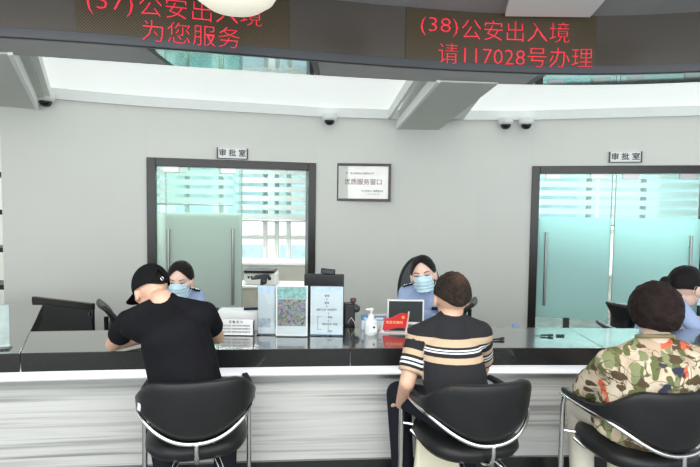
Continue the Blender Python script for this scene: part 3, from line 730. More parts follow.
def hand_prims(mb, w, d, nrm, curl=.5, s=1, thumb=1):
    w = V(w); d = V(d).normalized(); nrm = V(nrm); nrm = (nrm - d*nrm.dot(d)).normalized(); sd = d.cross(nrm)*thumb
    mb.capsule(w, .024*s, w+d*.05*s, .026*s, e=1.0, side=sd)
    mb.capsule(w+d*.03*s-sd*.012*s, .016*s, w+d*.075*s-sd*.024*s, .014*s); mb.capsule(w+d*.03*s+sd*.012*s, .016*s, w+d*.078*s+sd*.024*s, .014*s)
    for k, (off, L) in enumerate(((-.032, .058), (-.011, .074), (.011, .078), (.032, .070))):
        b0 = w + d*.078*s + sd*off*s; d1 = (d - nrm*curl*.6).normalized(); d2 = (d - nrm*curl*1.8).normalized()
        b1 = b0 + d1*L*.5*s; b2 = b1 + d2*L*.5*s
        mb.capsule(b0, .0092*s, b1, .0085*s, n=12); mb.capsule(b1, .0085*s, b2, .0072*s, n=12)
    t0 = w + d*.022*s + sd*.024*s; t1 = t0 + (d*.6+sd*.7-nrm*.3).normalized()*.04*s; t2 = t1 + (d*.95+sd*.2-nrm*.3).normalized()*.032*s
    mb.capsule(t0, .014*s, t1, .0105*s, n=12); mb.capsule(t1, .0105*s, t2, .0085*s, n=12)
def person(J, label, skin, shirt_m, trous_m, sleeve=.55, s=1, girth=1, head_s=1, legs=True, shirt_name='shirt', band=None, loose=0, group=None, hemlong=0, collar=True, shoes=True):
    """J: world joints. Body is one skin; clothes are parts."""
    g = {k: V(v) for k, v in J.items() if k not in ('head', 'hand_L', 'hand_R')}
    base = V((g['pelvis'].x, g['pelvis'].y, 0))
    root = thing('person', label, 'person', tuple(base), world=True, group=group)
    hM = headM(*J['head'])
    side = (g['sh_R']-g['sh_L']).normalized()
    b = MB(); head_prims(b, hM, hM.to_scale().x)
    hc = hM @ V((0, -.025, -.055))
    b.capsule(g['neck'], .058*s, hc, .050*s)
    b.capsule(g['pelvis'], .10*s*girth, g['chest'], .098*s*girth, e=1.35, side=side)
    b.capsule(g['sh_L'], .045*s, g['sh_R'], .045*s); b.capsule(g['chest'], .09*s, g['neck'], .05*s, e=1.2, side=side)
    for q in 'LR':
        b.capsule(g['sh_'+q], .046*s, g['el_'+q], .038*s); b.capsule(g['el_'+q], .038*s, g['wr_'+q], .026*s)
        hd = J['hand_'+q]; hand_prims(b, g['wr_'+q], hd[0], hd[1], hd[2], s, thumb=(1 if q == 'R' else -1)*hd[3] if len(hd) > 3 else (1 if q == 'R' else -1))
        hp = g['pelvis'] + (side if q == 'R' else -side)*.085*s
        b.capsule(hp, .07*s, g['kn_'+q], .048*s); b.capsule(g['kn_'+q], .048*s, g['an_'+q], .033*s)
        ft = g['ft_'+q] if 'ft_'+q in g else g['an_'+q]+V((0, .14, -.03)); b.capsule(g['an_'+q]-V((0, .02, .03)), .026*s, ft, .024*s)
    link('body', fuse(b, .0052, 3, base), skin, root, smooth=180)
    # shirt
    m = MB(); k = 1.0+loose
    hem = g['pelvis'] + (g['pelvis']-g['chest']).normalized()*(.03+hemlong)
    m.capsule(hem, .118*s*girth*k, g['pelvis']*.45+g['chest']*.55, .112*s*girth*k, e=1.36, side=side, flat0=True)
    m.capsule(g['pelvis']*.5+g['chest']*.5, .112*s*girth*k, g['chest'], .110*s*girth, e=1.42, side=side)
    m.capsule(g['chest'], .10*s*girth, g['neck']-V((0, 0, .02)), .060*s, e=1.35, side=side)
    m.capsule(g['sh_L'], .062*s, g['sh_R'], .062*s)
    for q in 'LR':
        m.capsule(g['sh_'+q], .060*s, g['neck'] + (g['sh_'+q]-g['neck'])*.15 + V((0, 0, -.012)), .052*s)
        m.capsule(g['sh_'+q]*.85+g['chest']*.15, .075*s*k, g['chest'], .09*s)
        a, e_, w = g['sh_'+q], g['el_'+q], g['wr_'+q]
        if sleeve <= 1:
            m.capsule(a, .062*s*k, a+(e_-a)*sleeve, (.060 if sleeve < .9 else .055)*s*k, flat1=True)
        else:
            m.capsule(a, .060*s*k, e_, .054*s*k); m.capsule(e_, .054*s*k, e_+(w-e_)*(sleeve-1), .046*s*k*(1+loose), flat1=True)
    if collar: m.capsule(g['neck']-V((0, 0, .03)), .066*s, g['neck']+(hc-g['neck']).normalized()*.016, .060*s, flat1=True)
    me = fuse(m, .0065, 5, base)
    if band:
        at = me.attributes.new('band', 'FLOAT', 'POINT'); vals = band(me, g, base); at.data.foreach_set('value', vals)
    link(shirt_name, me, shirt_m, root, smooth=180)
    if legs:
        m = MB(); m.capsule(g['pelvis']-side*.06*s, .115*s*girth, g['pelvis']+side*.06*s, .115*s*girth)
        for q in 'LR':
            hp = g['pelvis'] + (side if q == 'R' else -side)*.085*s
            m.capsule(hp, .092*s, g['kn_'+q], .066*s); m.capsule(g['kn_'+q], .066*s, g['an_'+q]+V((0, 0, .02)), .058*s, flat1=True)
        link('trousers', fuse(m, .008, 4, base), trous_m, root, smooth=180)
        for q in 'LR':
            an = g['an_'+q]; m = MB(); ft = g['ft_'+q] if 'ft_'+q in g else an+V((0, .15, -.03))
            m.capsule((an.x, an.y-.03, .040), .037, (ft.x, ft.y, .032), .033, e=1.15); m.capsule(an+V((0, 0, .0)), .042, (an.x, an.y, .04), .04)
            link('shoe', fuse(m, .006, 2, base), M['shoe'], root, smooth=180)
    return root, hM, g, side

# --- man in the cap
hc = P(151.5, 291, 2.60)
sl, sr = P(129, 322, 2.50), P(204.5, 314, 2.48)
J = dict(pelvis=(-.72, 2.36, .60), chest=P(176, 338, 2.42), neck=P(163, 301, 2.50), sh_L=sl, sh_R=sr,
         el_L=PZ(113, 344, .805), el_R=P(217, 337, 2.72), wr_L=PZ(152, 338.5, .80)+V((0, .08, 0)), wr_R=P(196, 333, 2.98),
         hand_L=((.9, .35, 0), (0, 0, 1), .4), hand_R=((-.8, .6, -.05), (0, 0, 1), .6),
         kn_L=(-1.02, 2.70, .52), kn_R=(-.66, 2.76, .53), an_L=(-.93, 2.62, .10), an_R=(-.64, 2.66, .10),
         ft_L=(-.95, 2.76, .04), ft_R=(-.64, 2.80, .04), head=(hc, .86, -.60, .05, 1.0))
r, hM, g, side = person(J, 'person in a black T-shirt and black cap leaning over the counter', M['skin'], M['tee'], M['trous'], sleeve=.56, girth=1.06, collar=False)
face_parts(hM, r)
hair_shell(hM, r, hl(50, 88, 112), (.0765, .098, .095), (0, -.012, .020), M['hair'], .003)
def capline(ph):
    a = ang_front(ph); return math.radians(92 + 16*smooth(a/PI) - 34*math.exp(-((a-PI)/.30)**2))
cap = hair_shell(hM, r, capline, (.088, .110, .108), (0, -.010, .030), M['cap'], .004, name='cap')
def brim(u, v):
    az = math.radians(-62+124*u); d = .070*v*math.cos(az*.9)**.7
    x = .086*math.sin(az); y = .108*math.cos(az)-.012
    return hM @ V((x*(1+.35*v*0)+math.sin(az)*d*.55, y+math.cos(az*.6)*d,   .030-.022*v - .024*math.sin(az)**2))
MB().grid(brim, 30, 10).build('cap_brim', M['cap'], cap, solid=.004, smooth=180)
pts = [hM @ V((.0915*math.sin(a), -.1115*math.cos(a)-.010, .003)) for a in np.linspace(-.42, .42, 12)]
st = MB()
for i in range(11):
    a, b2 = pts[i], pts[i+1]; up = (hM.to_3x3() @ V((0, 0, 1)))*.008; st.add([a-up, b2-up, b2+up, a+up], [(0, 1, 2, 3)])
st.build('cap_strap', M['cap'], cap, solid=.003, smooth=0)
bc = hM @ V((.0, -.1245, .003))
MB().tube([bc + (hM.to_3x3() @ V((.007*math.cos(t), -.002, .009*math.sin(t)))) for t in np.linspace(0, 2*PI, 16)], .0017, 6).build('cap_buckle', M['chrome'], cap)
MB().ell((0, -.01, .139), (.008, .008, .004), hM).build('cap_button', M['cap'], cap)

# --- man in the striped shirt
hc = P(451.5, 298, 2.58)
def band2(me, g, base):
    n = len(me.vertices); co = np.zeros(n*3); me.vertices.foreach_get('co', co); co = co.reshape(-1, 3) + np.array(base)
    out = np.zeros(n)
    zt = P(450, 322, 2.5).z; zb = P(450, 381, 2.45).z                     # 322..381 -> torso
    tor = (zt-co[:, 2])/(zt-zb)
    # picture rows: beige 339.5-347, white 349-353, beige 356.5-362 -> band .36-.61
    f = lambda q: np.interp(q, [0, .29, .415, .455, .47, .49, .505, .52, .58, .68, 1.2], [0, .36, .435, .458, .474, .488, .509, .515, .548, .615, 1.2])
    out = f(tor+.05)
    for q in 'LR':
        a = np.array(g['sh_'+q]); b_ = np.array(g['el_'+q]); ax = b_-a; L = np.linalg.norm(ax); ax = ax/L
        t = (co-a) @ ax; d = np.linalg.norm(co-a-np.outer(t, ax), axis=1)
        sel = (d < .082) & (t > .035)
        if q == 'L': sel &= co[:, 0] < g['sh_L'].x+.045
        else: sel &= co[:, 0] > g['sh_R'].x-.03
        out[sel] = np.interp(t[sel], [0, .04, .075, .105, .12, .15, .165, .20, .3], [0, .25, .36, .435, .458, .51, .548, .612, .8])
    return out
sl, sr = P(419, 336, 2.56), P(480, 333, 2.56)
J = dict(pelvis=(.53, 2.40, .60), chest=P(450, 352, 2.50), neck=P(451, 316.5, 2.55), sh_L=sl, sh_R=sr,
         el_L=P(407, 383, 2.47), el_R=P(482, 368, 2.72), wr_L=P(400.5, 404, 2.62), wr_R=P(462, 352, 2.90),
         hand_L=((.25, .7, -.30), (.1, .3, 1), .4), hand_R=((-.7, .5, 0), (0, 0, 1), .5),
         kn_L=(.27, 2.72, .55), kn_R=(.66, 2.80, .53), an_L=(.30, 2.70, .10), an_R=(.62, 2.68, .10),
         ft_L=(.27, 2.84, .04), ft_R=(.64, 2.82, .04), head=(hc, .12, -.12, .0, 1.07))
r, hM, g, side = person(J, 'person in a black striped short-sleeved shirt seated at the middle of the counter', M['skin'], M['stripes'], M['trous'], sleeve=.78, girth=.98, band=band2)
face_parts(hM, r)
hair_shell(hM, r, hl(48, 92, 121), (.086, .108, .105), (0, -.013, .020), M['hairg'], .005, noise_a=.05)
nt = M['hairg'].node_tree; b_ = nt.nodes['Principled BSDF']; old = b_.inputs['Base Color'].links[0].from_socket
cw = hM @ V((.022, -.075, .105)) - V(r['wloc'])          # thinning crown
tc = nt.nodes.new('ShaderNodeTexCoord'); vd = nt.nodes.new('ShaderNodeVectorMath'); vd.operation = 'DISTANCE'; vd.inputs[1].default_value = tuple(cw); nt.links.new(tc.outputs['Object'], vd.inputs[0])
nz = nt.nodes.new('ShaderNodeTexNoise'); nz.inputs['Scale'].default_value = 90; nt.links.new(tc.outputs['Object'], nz.inputs['Vector'])
ma = nt.nodes.new('ShaderNodeMath'); ma.operation = 'MULTIPLY_ADD'; ma.inputs[1].default_value = .035; nt.links.new(nz.outputs['Fac'], ma.inputs[0]); nt.links.new(vd.outputs['Value'], ma.inputs[2])
rp = ramp(nt, [(.02, (.38, .38, .38)), (.085, (0, 0, 0))], ma.outputs[0]); mx = nt.nodes.new('ShaderNodeMix'); mx.data_type = 'RGBA'
nt.links.new(rp.outputs['Color'], mx.inputs['Factor']); nt.links.new(old, mx.inputs['A']); mx.inputs['B'].default_value = (.20, .11, .07, 1); nt.links.new(mx.outputs['Result'], b_.inputs['Base Color'])

# --- woman in the floral blouse
hc = P(653, 309, 2.32)
sl, sr = P(610, 364, 2.32), P(702, 362, 2.30)
J = dict(pelvis=(1.36, 2.34, .60), chest=P(655, 375, 2.28), neck=P(655, 339, 2.30), sh_L=sl, sh_R=sr,
         el_L=P(586, 389, 2.48), el_R=P(716, 400, 2.42), wr_L=P(598, 366, 2.74), wr_R=P(668, 378, 2.74),
         hand_L=((.6, .6, .0), (0, 0, 1), .5), hand_R=((-.7, .5, 0), (0, 0, 1), .5),
         kn_L=(1.22, 2.68, .50), kn_R=(1.48, 2.76, .52), an_L=(1.22, 2.62, .10), an_R=(1.42, 2.64, .10),
         ft_L=(1.20, 2.78, .04), ft_R=(1.42, 2.80, .04), head=(hc, .10, -.15, .0, 1.0))
r, hM, g, side = person(J, 'person in a floral blouse with short dark hair seated at the right', M['skinf'], M['floral'], M['pale_trous'], sleeve=1.45, girth=1.22, loose=.14, hemlong=.04, shirt_name='blouse', collar=False)
face_parts(hM, r)
hair_shell(hM, r, hl(48, 128, 142), (.104, .122, .126), (0, -.020, .002), M['hairb'], .02, noise_a=.06)
nk = V(g['neck']); m = MB(); m.tube([nk + V((.074*math.cos(t), .066*math.sin(t), .012 - .018*math.sin(t))) for t in np.linspace(0, 2*PI, 33)], .009, 8)
m.build('neckband', mat('olive_ribbing', (.20, .19, .09), .85), r)

# --- staff
def staff(J, label, s=1.0, hairline=(52, 96, 120), bun=None, fringe=True, group='uniformed staff behind the counter'):
    r, hM, g, side = person(J, label, M['skinf'], M['uniform'], M['trous'], sleeve=1.75, s=s, girth=.92, group=group, legs=True, shirt_name='uniform_shirt')
    face_parts(hM, r, True); mask_part(hM, r)
    hair_shell(hM, r, hl(*hairline), (.081, .105, .103), (0, -.014, .022), M['hair'], .007, noise_a=.02)
    if bun: 
        m = MB(); m.ell(bun, (.038, .035, .035), hM); m.capsule(hM @ V((0, -.09, bun[2])), .02, hM @ V(bun), .03); link('hair_bun', fuse(m, .005, 3, r['wloc']), M['hair'], r, smooth=180)
    for q, sg_ in (('L', -1), ('R', 1)):
        a = g['sh_'+q]; n = g['neck']; u = (n-a); u.z = 0; u.normalize(); c = a + u*.02 + V((0, -.02, .066*s))
        rot = Matrix.Translation(c) @ Matrix.Rotation(math.atan2(u.y, u.x), 4, 'Z') @ Matrix.Rotation(-.28, 4, 'Y')
        e = MB().box(-.055, .055, -.024, .024, -.004, .006, rot).build('epaulette', M['navy'], r, bevel=.003)
        MB().box(-.045, -.036, -.016, .016, .006, .009, rot).box(-.028, -.02, -.016, .016, .006, .009, rot).box(-.005, .012, -.009, .009, .006, .009, rot).build('rank_bar', M['wplast'], e)
    fd = side.cross(V((0, 0, 1))) * -1
    if fd.y > 0 and J.get('face', -1) < 0: fd = -fd
    # shirt collar wings
    n = g['neck']
    m = MB()
    for sx in (-1, 1):
        p = [n + V((0, 0, .03)) + side*sx*.05, n + side*sx*.012 + fd*.075 + V((0, 0, -.005)), n + side*sx*.045 + fd*.088 + V((0, 0, -.05)), n + side*sx*.085 + fd*.03 + V((0, 0, -.0))]
        m.add(p, [(0, 1, 2, 3)])
    m.build('collar', M['uniform'], r, solid=.006, smooth=0)
    return r, hM, g, side, fd
def sJ(cx, D, hc, yaw, pitch, roll, lean=0, sh_z=.93, hs=1.1, w=.155):
    # seated behind the counter facing the camera (-Y); L is the picture's right
    bx, by = cx, D+.22
    return dict(pelvis=(bx, by+.04, .50), chest=(bx+lean*.5, by-.02, sh_z-.16), neck=(bx+lean, by-.08, sh_z+.05), sh_R=(bx-w+lean, by-.06, sh_z-.015), sh_L=(bx+w+lean, by-.06, sh_z-.015),
                el_R=(bx-w-.06, by-.18, .745), el_L=(bx+w+.06, by-.18, .745), wr_R=(bx-.10, by-.36, .735), wr_L=(bx+.10, by-.36, .735),
                hand_R=((.35, -.9, 0), (0, 0, 1), .3), hand_L=((-.35, -.9, 0), (0, 0, 1), .3),
                kn_R=(bx-.12, by-.22, .54), kn_L=(bx+.12, by-.22, .54), an_R=(bx-.12, by-.12, .10), an_L=(bx+.12, by-.12, .10),
                ft_R=(bx-.12, by-.24, .04), ft_L=(bx+.12, by-.24, .04), head=(hc, yaw, pitch, roll, hs))
# left: face towards the camera, slightly to the picture left
hc = P(180.5, 280.5, 3.58)
J = sJ(hc.x-.075, 3.62, hc, PI+.06, -.22, 0, sh_z=.875, w=.125)
staff(J, 'person in light blue uniform and face mask behind the man in the cap', hairline=(48, 104, 128))
# middle
hc = P(423.5, 275, 3.56)
J = sJ(hc.x+.05, 3.60, hc, PI-.22, -.10, .16, lean=-.02, sh_z=.93, w=.12)
r5 = staff(J, 'person in light blue uniform and face mask beside the small white screen', hairline=(44, 106, 128))
r, hM, g, side, fd = r5
c = V(g['chest']) + V((.075, -.125, .05)); MB().box(-.035, .035, -.004, .004, -.011, .011, Matrix.Translation(c)).build('name_badge', M['navy'], r)
c = V(g['chest']) + V((-.075, -.125, .05)); MB().box(-.03, .03, -.004, .004, -.008, .008, Matrix.Translation(c)).build('name_badge', M['navy'], r)
# right: in profile, looking to the picture right
hc = P(687, 287, 3.55); D = 3.55
bx, by = hc.x-.03, 3.72
J = dict(pelvis=(bx-.10, by+.05, .50), chest=(bx-.07, by, .78), neck=(bx-.015, by-.05, .965), sh_L=(bx-.05, by+.12, .915), sh_R=(bx-.05, by-.17, .915),
         el_L=(bx+.10, by+.18, .74), el_R=(bx+.06, by-.24, .745), wr_L=(bx+.33, by+.05, .735), wr_R=(bx+.28, by-.22, .735),
         hand_L=((1, -.1, 0), (0, 0, 1), .3), hand_R=((1, .1, 0), (0, 0, 1), .3),
         kn_L=(bx+.26, by+.16, .54), kn_R=(bx+.26, by-.02, .54), an_L=(bx+.24, by+.16, .1), an_R=(bx+.24, by-.02, .1),
         ft_L=(bx+.36, by+.16, .04), ft_R=(bx+.36, by-.02, .04), head=(hc, -PI/2+.12, -.22, 0, 1.18))
staff(J, 'person in light blue uniform seen in profile at the right picture edge', hairline=(54, 108, 122), bun=(0, -.135, .0))

# ---------------------------------------------------------------- office chairs behind the counter
def office_chair(loc, rz, label, kind='task', back_h=1.02):
    r = thing('office_chair', label, 'office chair', loc, rz, group='office chairs behind the counter')
    for k in range(5):
        a = k*2*PI/5
        l = MB().tube([(0, 0, .10), (.26*math.cos(a), .26*math.sin(a), .065)], [.025, .014], 8).build('base_arm', M['black'], r)
        MB().lathe([(.004, -.012), (.026, -.012), (.026, .012), (.004, .012)], 14, Matrix.Translation((.26*math.cos(a), .26*math.sin(a), .026)) @ Matrix.Rotation(PI/2, 4, V((math.sin(a), -math.cos(a), 0)).cross(V((0, 0, 1))))).build('caster', M['black'], l)
    MB().lathe([(.03, .08), (.03, .24), (.018, .25), (.018, .385)], 16).build('gas_lift', M['chrome'], r)
    def cush(u, v):
        return (0, 0, 0)
    MB().box(-.22, .22, -.21, .21, .385, .435).build('seat', M['dark'], r, bevel=.022)
    if kind == 'round':
        def fn(rr, e=0):
            def f(u, v):
                a = u*2*PI; q = v*rr; x = q*math.cos(a); z = q*math.sin(a)*1.22
                return (x*.74, -.24 + .35*x*x + .04*(z), back_h-.24+z)
            return f
        MB().grid(fn(.225), 40, 8).build('backrest', M['mesh'], r, solid=.012, smooth=180)
        pts = [fn(.225)(i/40, 1) for i in range(41)]
        MB().tube(pts, .013, 8).build('back_frame', M['black'], r)
        MB().tube([(0, -.1, .40), (0, -.27, .42), (0, -.27, .6)], .018, 8).build('back_post', M['black'], r)
    else:
        def f(u, v):
            x = (-.19+.38*u)*(1-.10*v); return (x, -.22 + .55*x*x - .08*v + .05*math.sin(v*PI), .50 + (back_h-.50)*v)
        MB().grid(f, 14, 14).build('backrest', M['black'], r, solid=.035, smooth=180, bevel=0)
        MB().tube([(f(.5*0+i/10, 1)) for i in range(11)], .019, 8).build('back_frame', M['dark'], r)
        MB().tube([(0, -.1, .40), (0, -.25, .42), (0, -.25, .62)], .018, 8).build('back_post', M['black'], r)
    for sx in ((-1, 1) if kind == 'round' else ()):
        MB().tube([(sx*.2, -.05, .41), (sx*.26, -.05, .43), (sx*.265, -.05, .60)], .012, 8).build('arm_post', M['black'], r)
        MB().box(sx*.265-.025, sx*.265+.025, -.15, .10, .60, .625).build('armrest', M['black'], r, bevel=.008)
    return r
p = P(412, 282, 4.0); office_chair((p.x+.0, 3.95, 0), PI-.35, 'office chair with round grey mesh back behind the middle staff member', 'round', 1.10)
p = P(115, 300, 4.3); office_chair((p.x+.20, 4.30, 0), -PI/2+.55, 'empty black office chair left of the man in the cap', 'task', P(117, 301, 4.3).z)
p = P(466, 300, 4.75); office_chair((p.x-.22, 4.75, 0), PI/2-.3, 'black office chair right of the man in the striped shirt', 'task', P(468, 300, 4.75).z)
p = P(621, 303, 4.4); office_chair((p.x+.22, 4.40, 0), -PI/2+.5, 'black office chair between the right door and the woman in the floral blouse', 'task', P(622, 303, 4.4).z)
office_chair((-1.245, 3.93, 0), PI, 'low backed office chair under the staff member behind the man in the cap', 'task', .68)
office_chair((2.20, 3.78, 0), -PI/2, 'low backed office chair under the staff member in profile', 'task', .68)

# ---------------------------------------------------------------- things on the counter
def on(px, py): return PZ(px, py, ZT)
# flyer box with notice
a = on(236, 335.5); w = .5*35*a.y/F
r = thing('notice_stand', 'low white acrylic notice stand with small print near the left staff member', 'sign stand', (a.x, a.y, ZT), 0)
MB().box(-w, w, -.004, .0, .004, .098).build('notice_card', M['paper'], r)
MB().box(-w, w, 0.003, .006, 0, .10).box(-w, w, -.012, .05, 0, .004).box(-w-.002, -w, -.012, .05, 0, .09).box(w, w+.002, -.012, .05, 0, .09).build('acrylic_holder', M['acrylic'], r)
text('notice_title', '温 馨 提 示', .018, M['ink'], r, (0, -.0048, .082), ext=.0003)
for k in range(3): text('notice_lettering', '请出示证件 请排队等候 谢谢配合', .0118, M['ink'], r, (0, -.0048, .060-k*.019), ext=.0003)
a = on(238, 331.5)
r = thing('paper_tray', 'white document tray with papers behind the low notice stand', 'tray', (a.x, a.y+.02, ZT), 0, world=False)
MB().box(-.135, .135, -.0, .13, .0, .11).build('tray_box', M['wplast'], r, bevel=.004)
MB().box(-.13, .13, .0, .12, .111, .122, Matrix.Rotation(.03, 4, 'Z')).build('paper_stack', M['paper'], r)
MB().box(.03, .12, .02, .06, .124, .134, Matrix.Rotation(.2, 4, 'Z')).build('stapler', M['navy'], r, bevel=.004)
def holder(px0, px1, pyt, pyb, label, D=None, tilt=.0):
    b0, b1 = on(px0, pyb), on(px1, pyb); y = (b0.y+b1.y)/2; x0, x1 = P(px0, pyb, y).x, P(px1, pyb, y).x; h = P((px0+px1)/2, pyt, y).z-ZT
    W = x1-x0; r = thing('brochure_stand', label, 'sign stand', ((x0+x1)/2, y, ZT), 0, group='acrylic stands on the counter')
    MB().box(-W/2, W/2, -.006, -.003, 0.004, h).box(-W/2, W/2, .003, .006, 0.004, h).box(-W/2, W/2, -.03, .06, 0, .004).build('acrylic_holder', M['acrylic'], r)
    return r, W, h
r, W, h = holder(257.5, 275.5, 285, 334.5, 'narrow white leaflet in an acrylic stand, leftmost of the three stands')
MB().box(-W/2+.003, W/2-.003, -.002, .002, .006, h-.003).build('leaflet', M['paper'], r)
MB().box(-W/2+.004, W/2-.004, -.0032, -.0021, h-.05, h-.004).build('print_band', M['paperblue'], r)
MB().box(-W/2+.004, W/2-.03, -.0032, -.0021, .045, .10).build('print_band', mat('grey_print', (.45, .50, .55), .6, var=.3, vscale=40), r)
r, W, h = holder(276, 307.5, 285.5, 336, 'acrylic stand holding a green poster with a colourful group photo')
MB().box(-W/2+.003, W/2-.003, -.002, .002, .006, h-.003).build('poster', M['paper'], r)
MB().box(-W/2+.007, W/2-.007, -.0034, -.0021, h*.74, h-.008).build('poster_header', M['greenprint'], r)
MB().box(-W/2+.010, W/2-.012, -.0036, -.0021, h*.20, h*.73).build('poster_photo', M['photo'], r)
f = MB(); t = .006; f.box(-W/2, W/2, -.009, -.0062, 0.004, .004+t).box(-W/2, W/2, -.009, -.0062, h-t, h).box(-W/2, -W/2+t, -.009, -.0062, 0.01, h-t).box(W/2-t, W/2, -.009, -.0062, 0.01, h-t).build('poster_frame', M['wplast'], r)
r, W, h = holder(310, 343, 286, 335.5, 'acrylic stand with a white flow chart sheet, rightmost of the three stands')
MB().box(-W/2+.002, W/2-.002, -.002, .002, .006, h-.003).build('flow_chart_sheet', M['paper'], r)
MB().box(-W/2+.003, W/2-.003, -.0032, -.0021, h-.032, h-.004).box(-W/2+.003, W/2-.003, -.0032, -.0021, .007, .020).build('sheet_border', M['paperblue'], r)
for i, (tx, dx, zz) in enumerate((('受理', 0, .80), ('审核', 0, .66), ('资料齐全  符合条件', 0, .52), ('审批', .02, .37), ('制作证件  发放', .02, .23), ('领证', .02, .09))):
    text('chart_lettering', tx, .0145, M['ink'], r, (dx, -.0036, h*zz), ext=.0003)
f = MB()
for zz in (.73, .59, .445, .30, .16): f.box(-.001+.01*(zz < .5), .001+.01*(zz < .5), -.0036, -.0022, h*zz-.007, h*zz+.007)
f.box(-.055, -.0535, -.0036, -.0022, h*.12, h*.38).box(-.055, -.03, -.0036, -.0022, h*.38, h*.38+.0015).box(-.055, -.03, -.0036, -.0022, h*.12, h*.12+.0015)
f.build('chart_line', M['ink'], r)
# monitors behind, webcam
a = P(324, 300, 3.52); mt = P(324, 274, 3.52).z
r = thing('computer_monitor', 'black computer monitor seen from behind the flow chart stand', 'monitor', (a.x+.0, 3.52, .69), 0)
MB().box(-.135, .135, -.02, .02, .06, mt-.69).build('monitor_housing', M['black'], r, bevel=.006)
MB().box(-.03, .03, -.01, .018, .013, .08).build('monitor_neck', M['black'], r)
MB().box(-.09, .09, -.05, .07, 0, .012).build('monitor_foot', M['black'], r, bevel=.004)
a = P(328, 270, 3.54); 
r = thing('desk_telephone', 'small black device standing on top of the black monitor', 'device', (a.x, 3.52, mt+.001), -.12)
MB().box(-.048, .048, -.018, .018, 0, .035, Matrix.Rotation(.09, 4, 'Y')).build('device_body', M['black'], r, bevel=.004)
MB().box(-.04, .04, -.021, -.0185, .010, .026, Matrix.Rotation(.09, 4, 'Y')).build('device_face', M['dark'], r)
tp = P(265, 276, 3.34); bs = V((P(264, 276, 3.38).x, 3.30, ZT))
r = thing('document_camera', 'black webcam on a stalk behind the narrow leaflet stand', 'camera', tuple(bs))
MB().lathe([(.04, 0), (.04, .012), (.012, .018), (.01, tp.z-ZT-.02), (.004, tp.z-ZT-.01)], 20).build('camera_stalk', M['black'], r)
hz_ = tp.z-ZT
MB().capsule((-.035, 0, hz_+.0), .012, (.035, -.0, hz_+.004), .016).build('camera_arm', M['black'], r)
MB().capsule((0.015, -.01, hz_), .022, (.02, -.045, hz_-.022), .02).build('camera_head', M['black'], r)
MB().capsule((-.06, 0, hz_-.012), .009, (-.02, 0, hz_-.004), .012).build('camera_knob', M['dark'], r)
# black clutter right of the stands
a = P(350, 320, 3.42)
r = thing('card_reader', 'black desk device with cables right of the flow chart stand', 'device', (a.x, 3.42, .69), .1)
MB().box(-.045, .03, -.04, .05, 0, .21).build('device_body', M['black'], r, bevel=.012)
MB().capsule((.015, -.01, .19), .026, (.04, -.01, .175), .026).build('device_head', M['dark'], r)
MB().box(.0, .04, -.02, .02, .215, .245).build('device_cap', mat('maroon_plastic', (.12, .05, .06), .4), r, bevel=.008)
MB().tube([(-.02, -.05, .09), (.0, -.075, .13), (.022, -.08, .10), (.028, -.08, .075)], .003, 6).build('cable', M['wplast'], r)
a = on(371, 333)
bx_, by_ = a.x+.02, a.y+.075
r = thing('glove_box', 'blue and white carton behind the hand sanitizer bottle', 'box', (bx_, by_, ZT), .03)
MB().box(-.078, .078, 0, .07, 0, .062).build('carton', M['paperblue'], r, bevel=.002)
MB().box(-.078, .078, -.0012, .0712, .062, .086).build('carton_lid', M['bplast'], r, bevel=.002)
MB().box(-.06, -.02, -.0025, -.0013, .068, .080).box(.01, .06, -.0025, -.0013, .068, .080).box(.0, .07, -.0012, -.0002, .025, .045).build('label_print', M['wplast'], r)
MB().box(-.03, .09, .02, .05, .0875, .095, Matrix.Rotation(.1, 4, 'Z')).build('tissue', M['beige'], r)
a = on(371, 334.2)
r = thing('sanitizer_bottle', 'white hand sanitizer pump bottle left of the red flag sign', 'bottle', (a.x, a.y, ZT), .2)
MB().lathe([(.004, 0), (.030, 0), (.034, .006), (.034, .062), (.028, .078), (.014, .086), (.013, .092), (.004, .092)], 28).build('bottle_body', mat('milky_plastic', (.72, .76, .78), .3), r, smooth=50)
q = MB().lathe([(.016, .090), (.016, .104), (.007, .108), (.005, .108), (.005, .126), (.012, .128), (.012, .138), (.003, .140)], 20).box(-.03, .004, -.005, .005, .129, .137).build('pump', M['wplast'], r, smooth=40)
MB().box(-.02, .02, -.0355, -.033, .018, .055).build('bottle_label', M['paper'], r)
MB().ell((.006, -.036, .045), (.006, .002, .006)).build('label_mark', M['ink'], r)
r.scale = (1.22, 1.22, 1.17)
# small white screen
sl_, sr_ = P(387.5, 300, 3.44), P(424, 300, 3.44); zt = P(405, 299.5, 3.44).z; zb = P(405, 324, 3.44).z; W = sr_.x-sl_.x
r = thing('small_screen', 'small white framed display screen in front of the middle staff member', 'screen', ((sl_.x+sr_.x)/2, 3.44, .69), 0)
z0, z1 = zb-.69, zt-.69
f = MB(); t = .013; f.box(-W/2, W/2, -.012, .012, z0, z0+t*1.2).box(-W/2, W/2, -.012, .012, z1-t*.8, z1).box(-W/2, -W/2+t*.7, -.012, .012, z0+t*1.2, z1-t*.8).box(W/2-t*.7, W/2, -.012, .012, z0+t*1.2, z1-t*.8)
f.build('screen_frame', M['wplast'], r, bevel=.002)
MB().box(-W/2+t*.7, W/2-t*.7, -.007, .010, z0+t*1.2, z1-t*.8).build('display', mat('dark_display', (.05, .06, .062), .12), r)
MB().box(-.02, .02, .012, .03, .008, z0+.06).box(-.06, .06, -.03, .07, 0, .010).build('screen_stand', M['wplast'], r, bevel=.003)
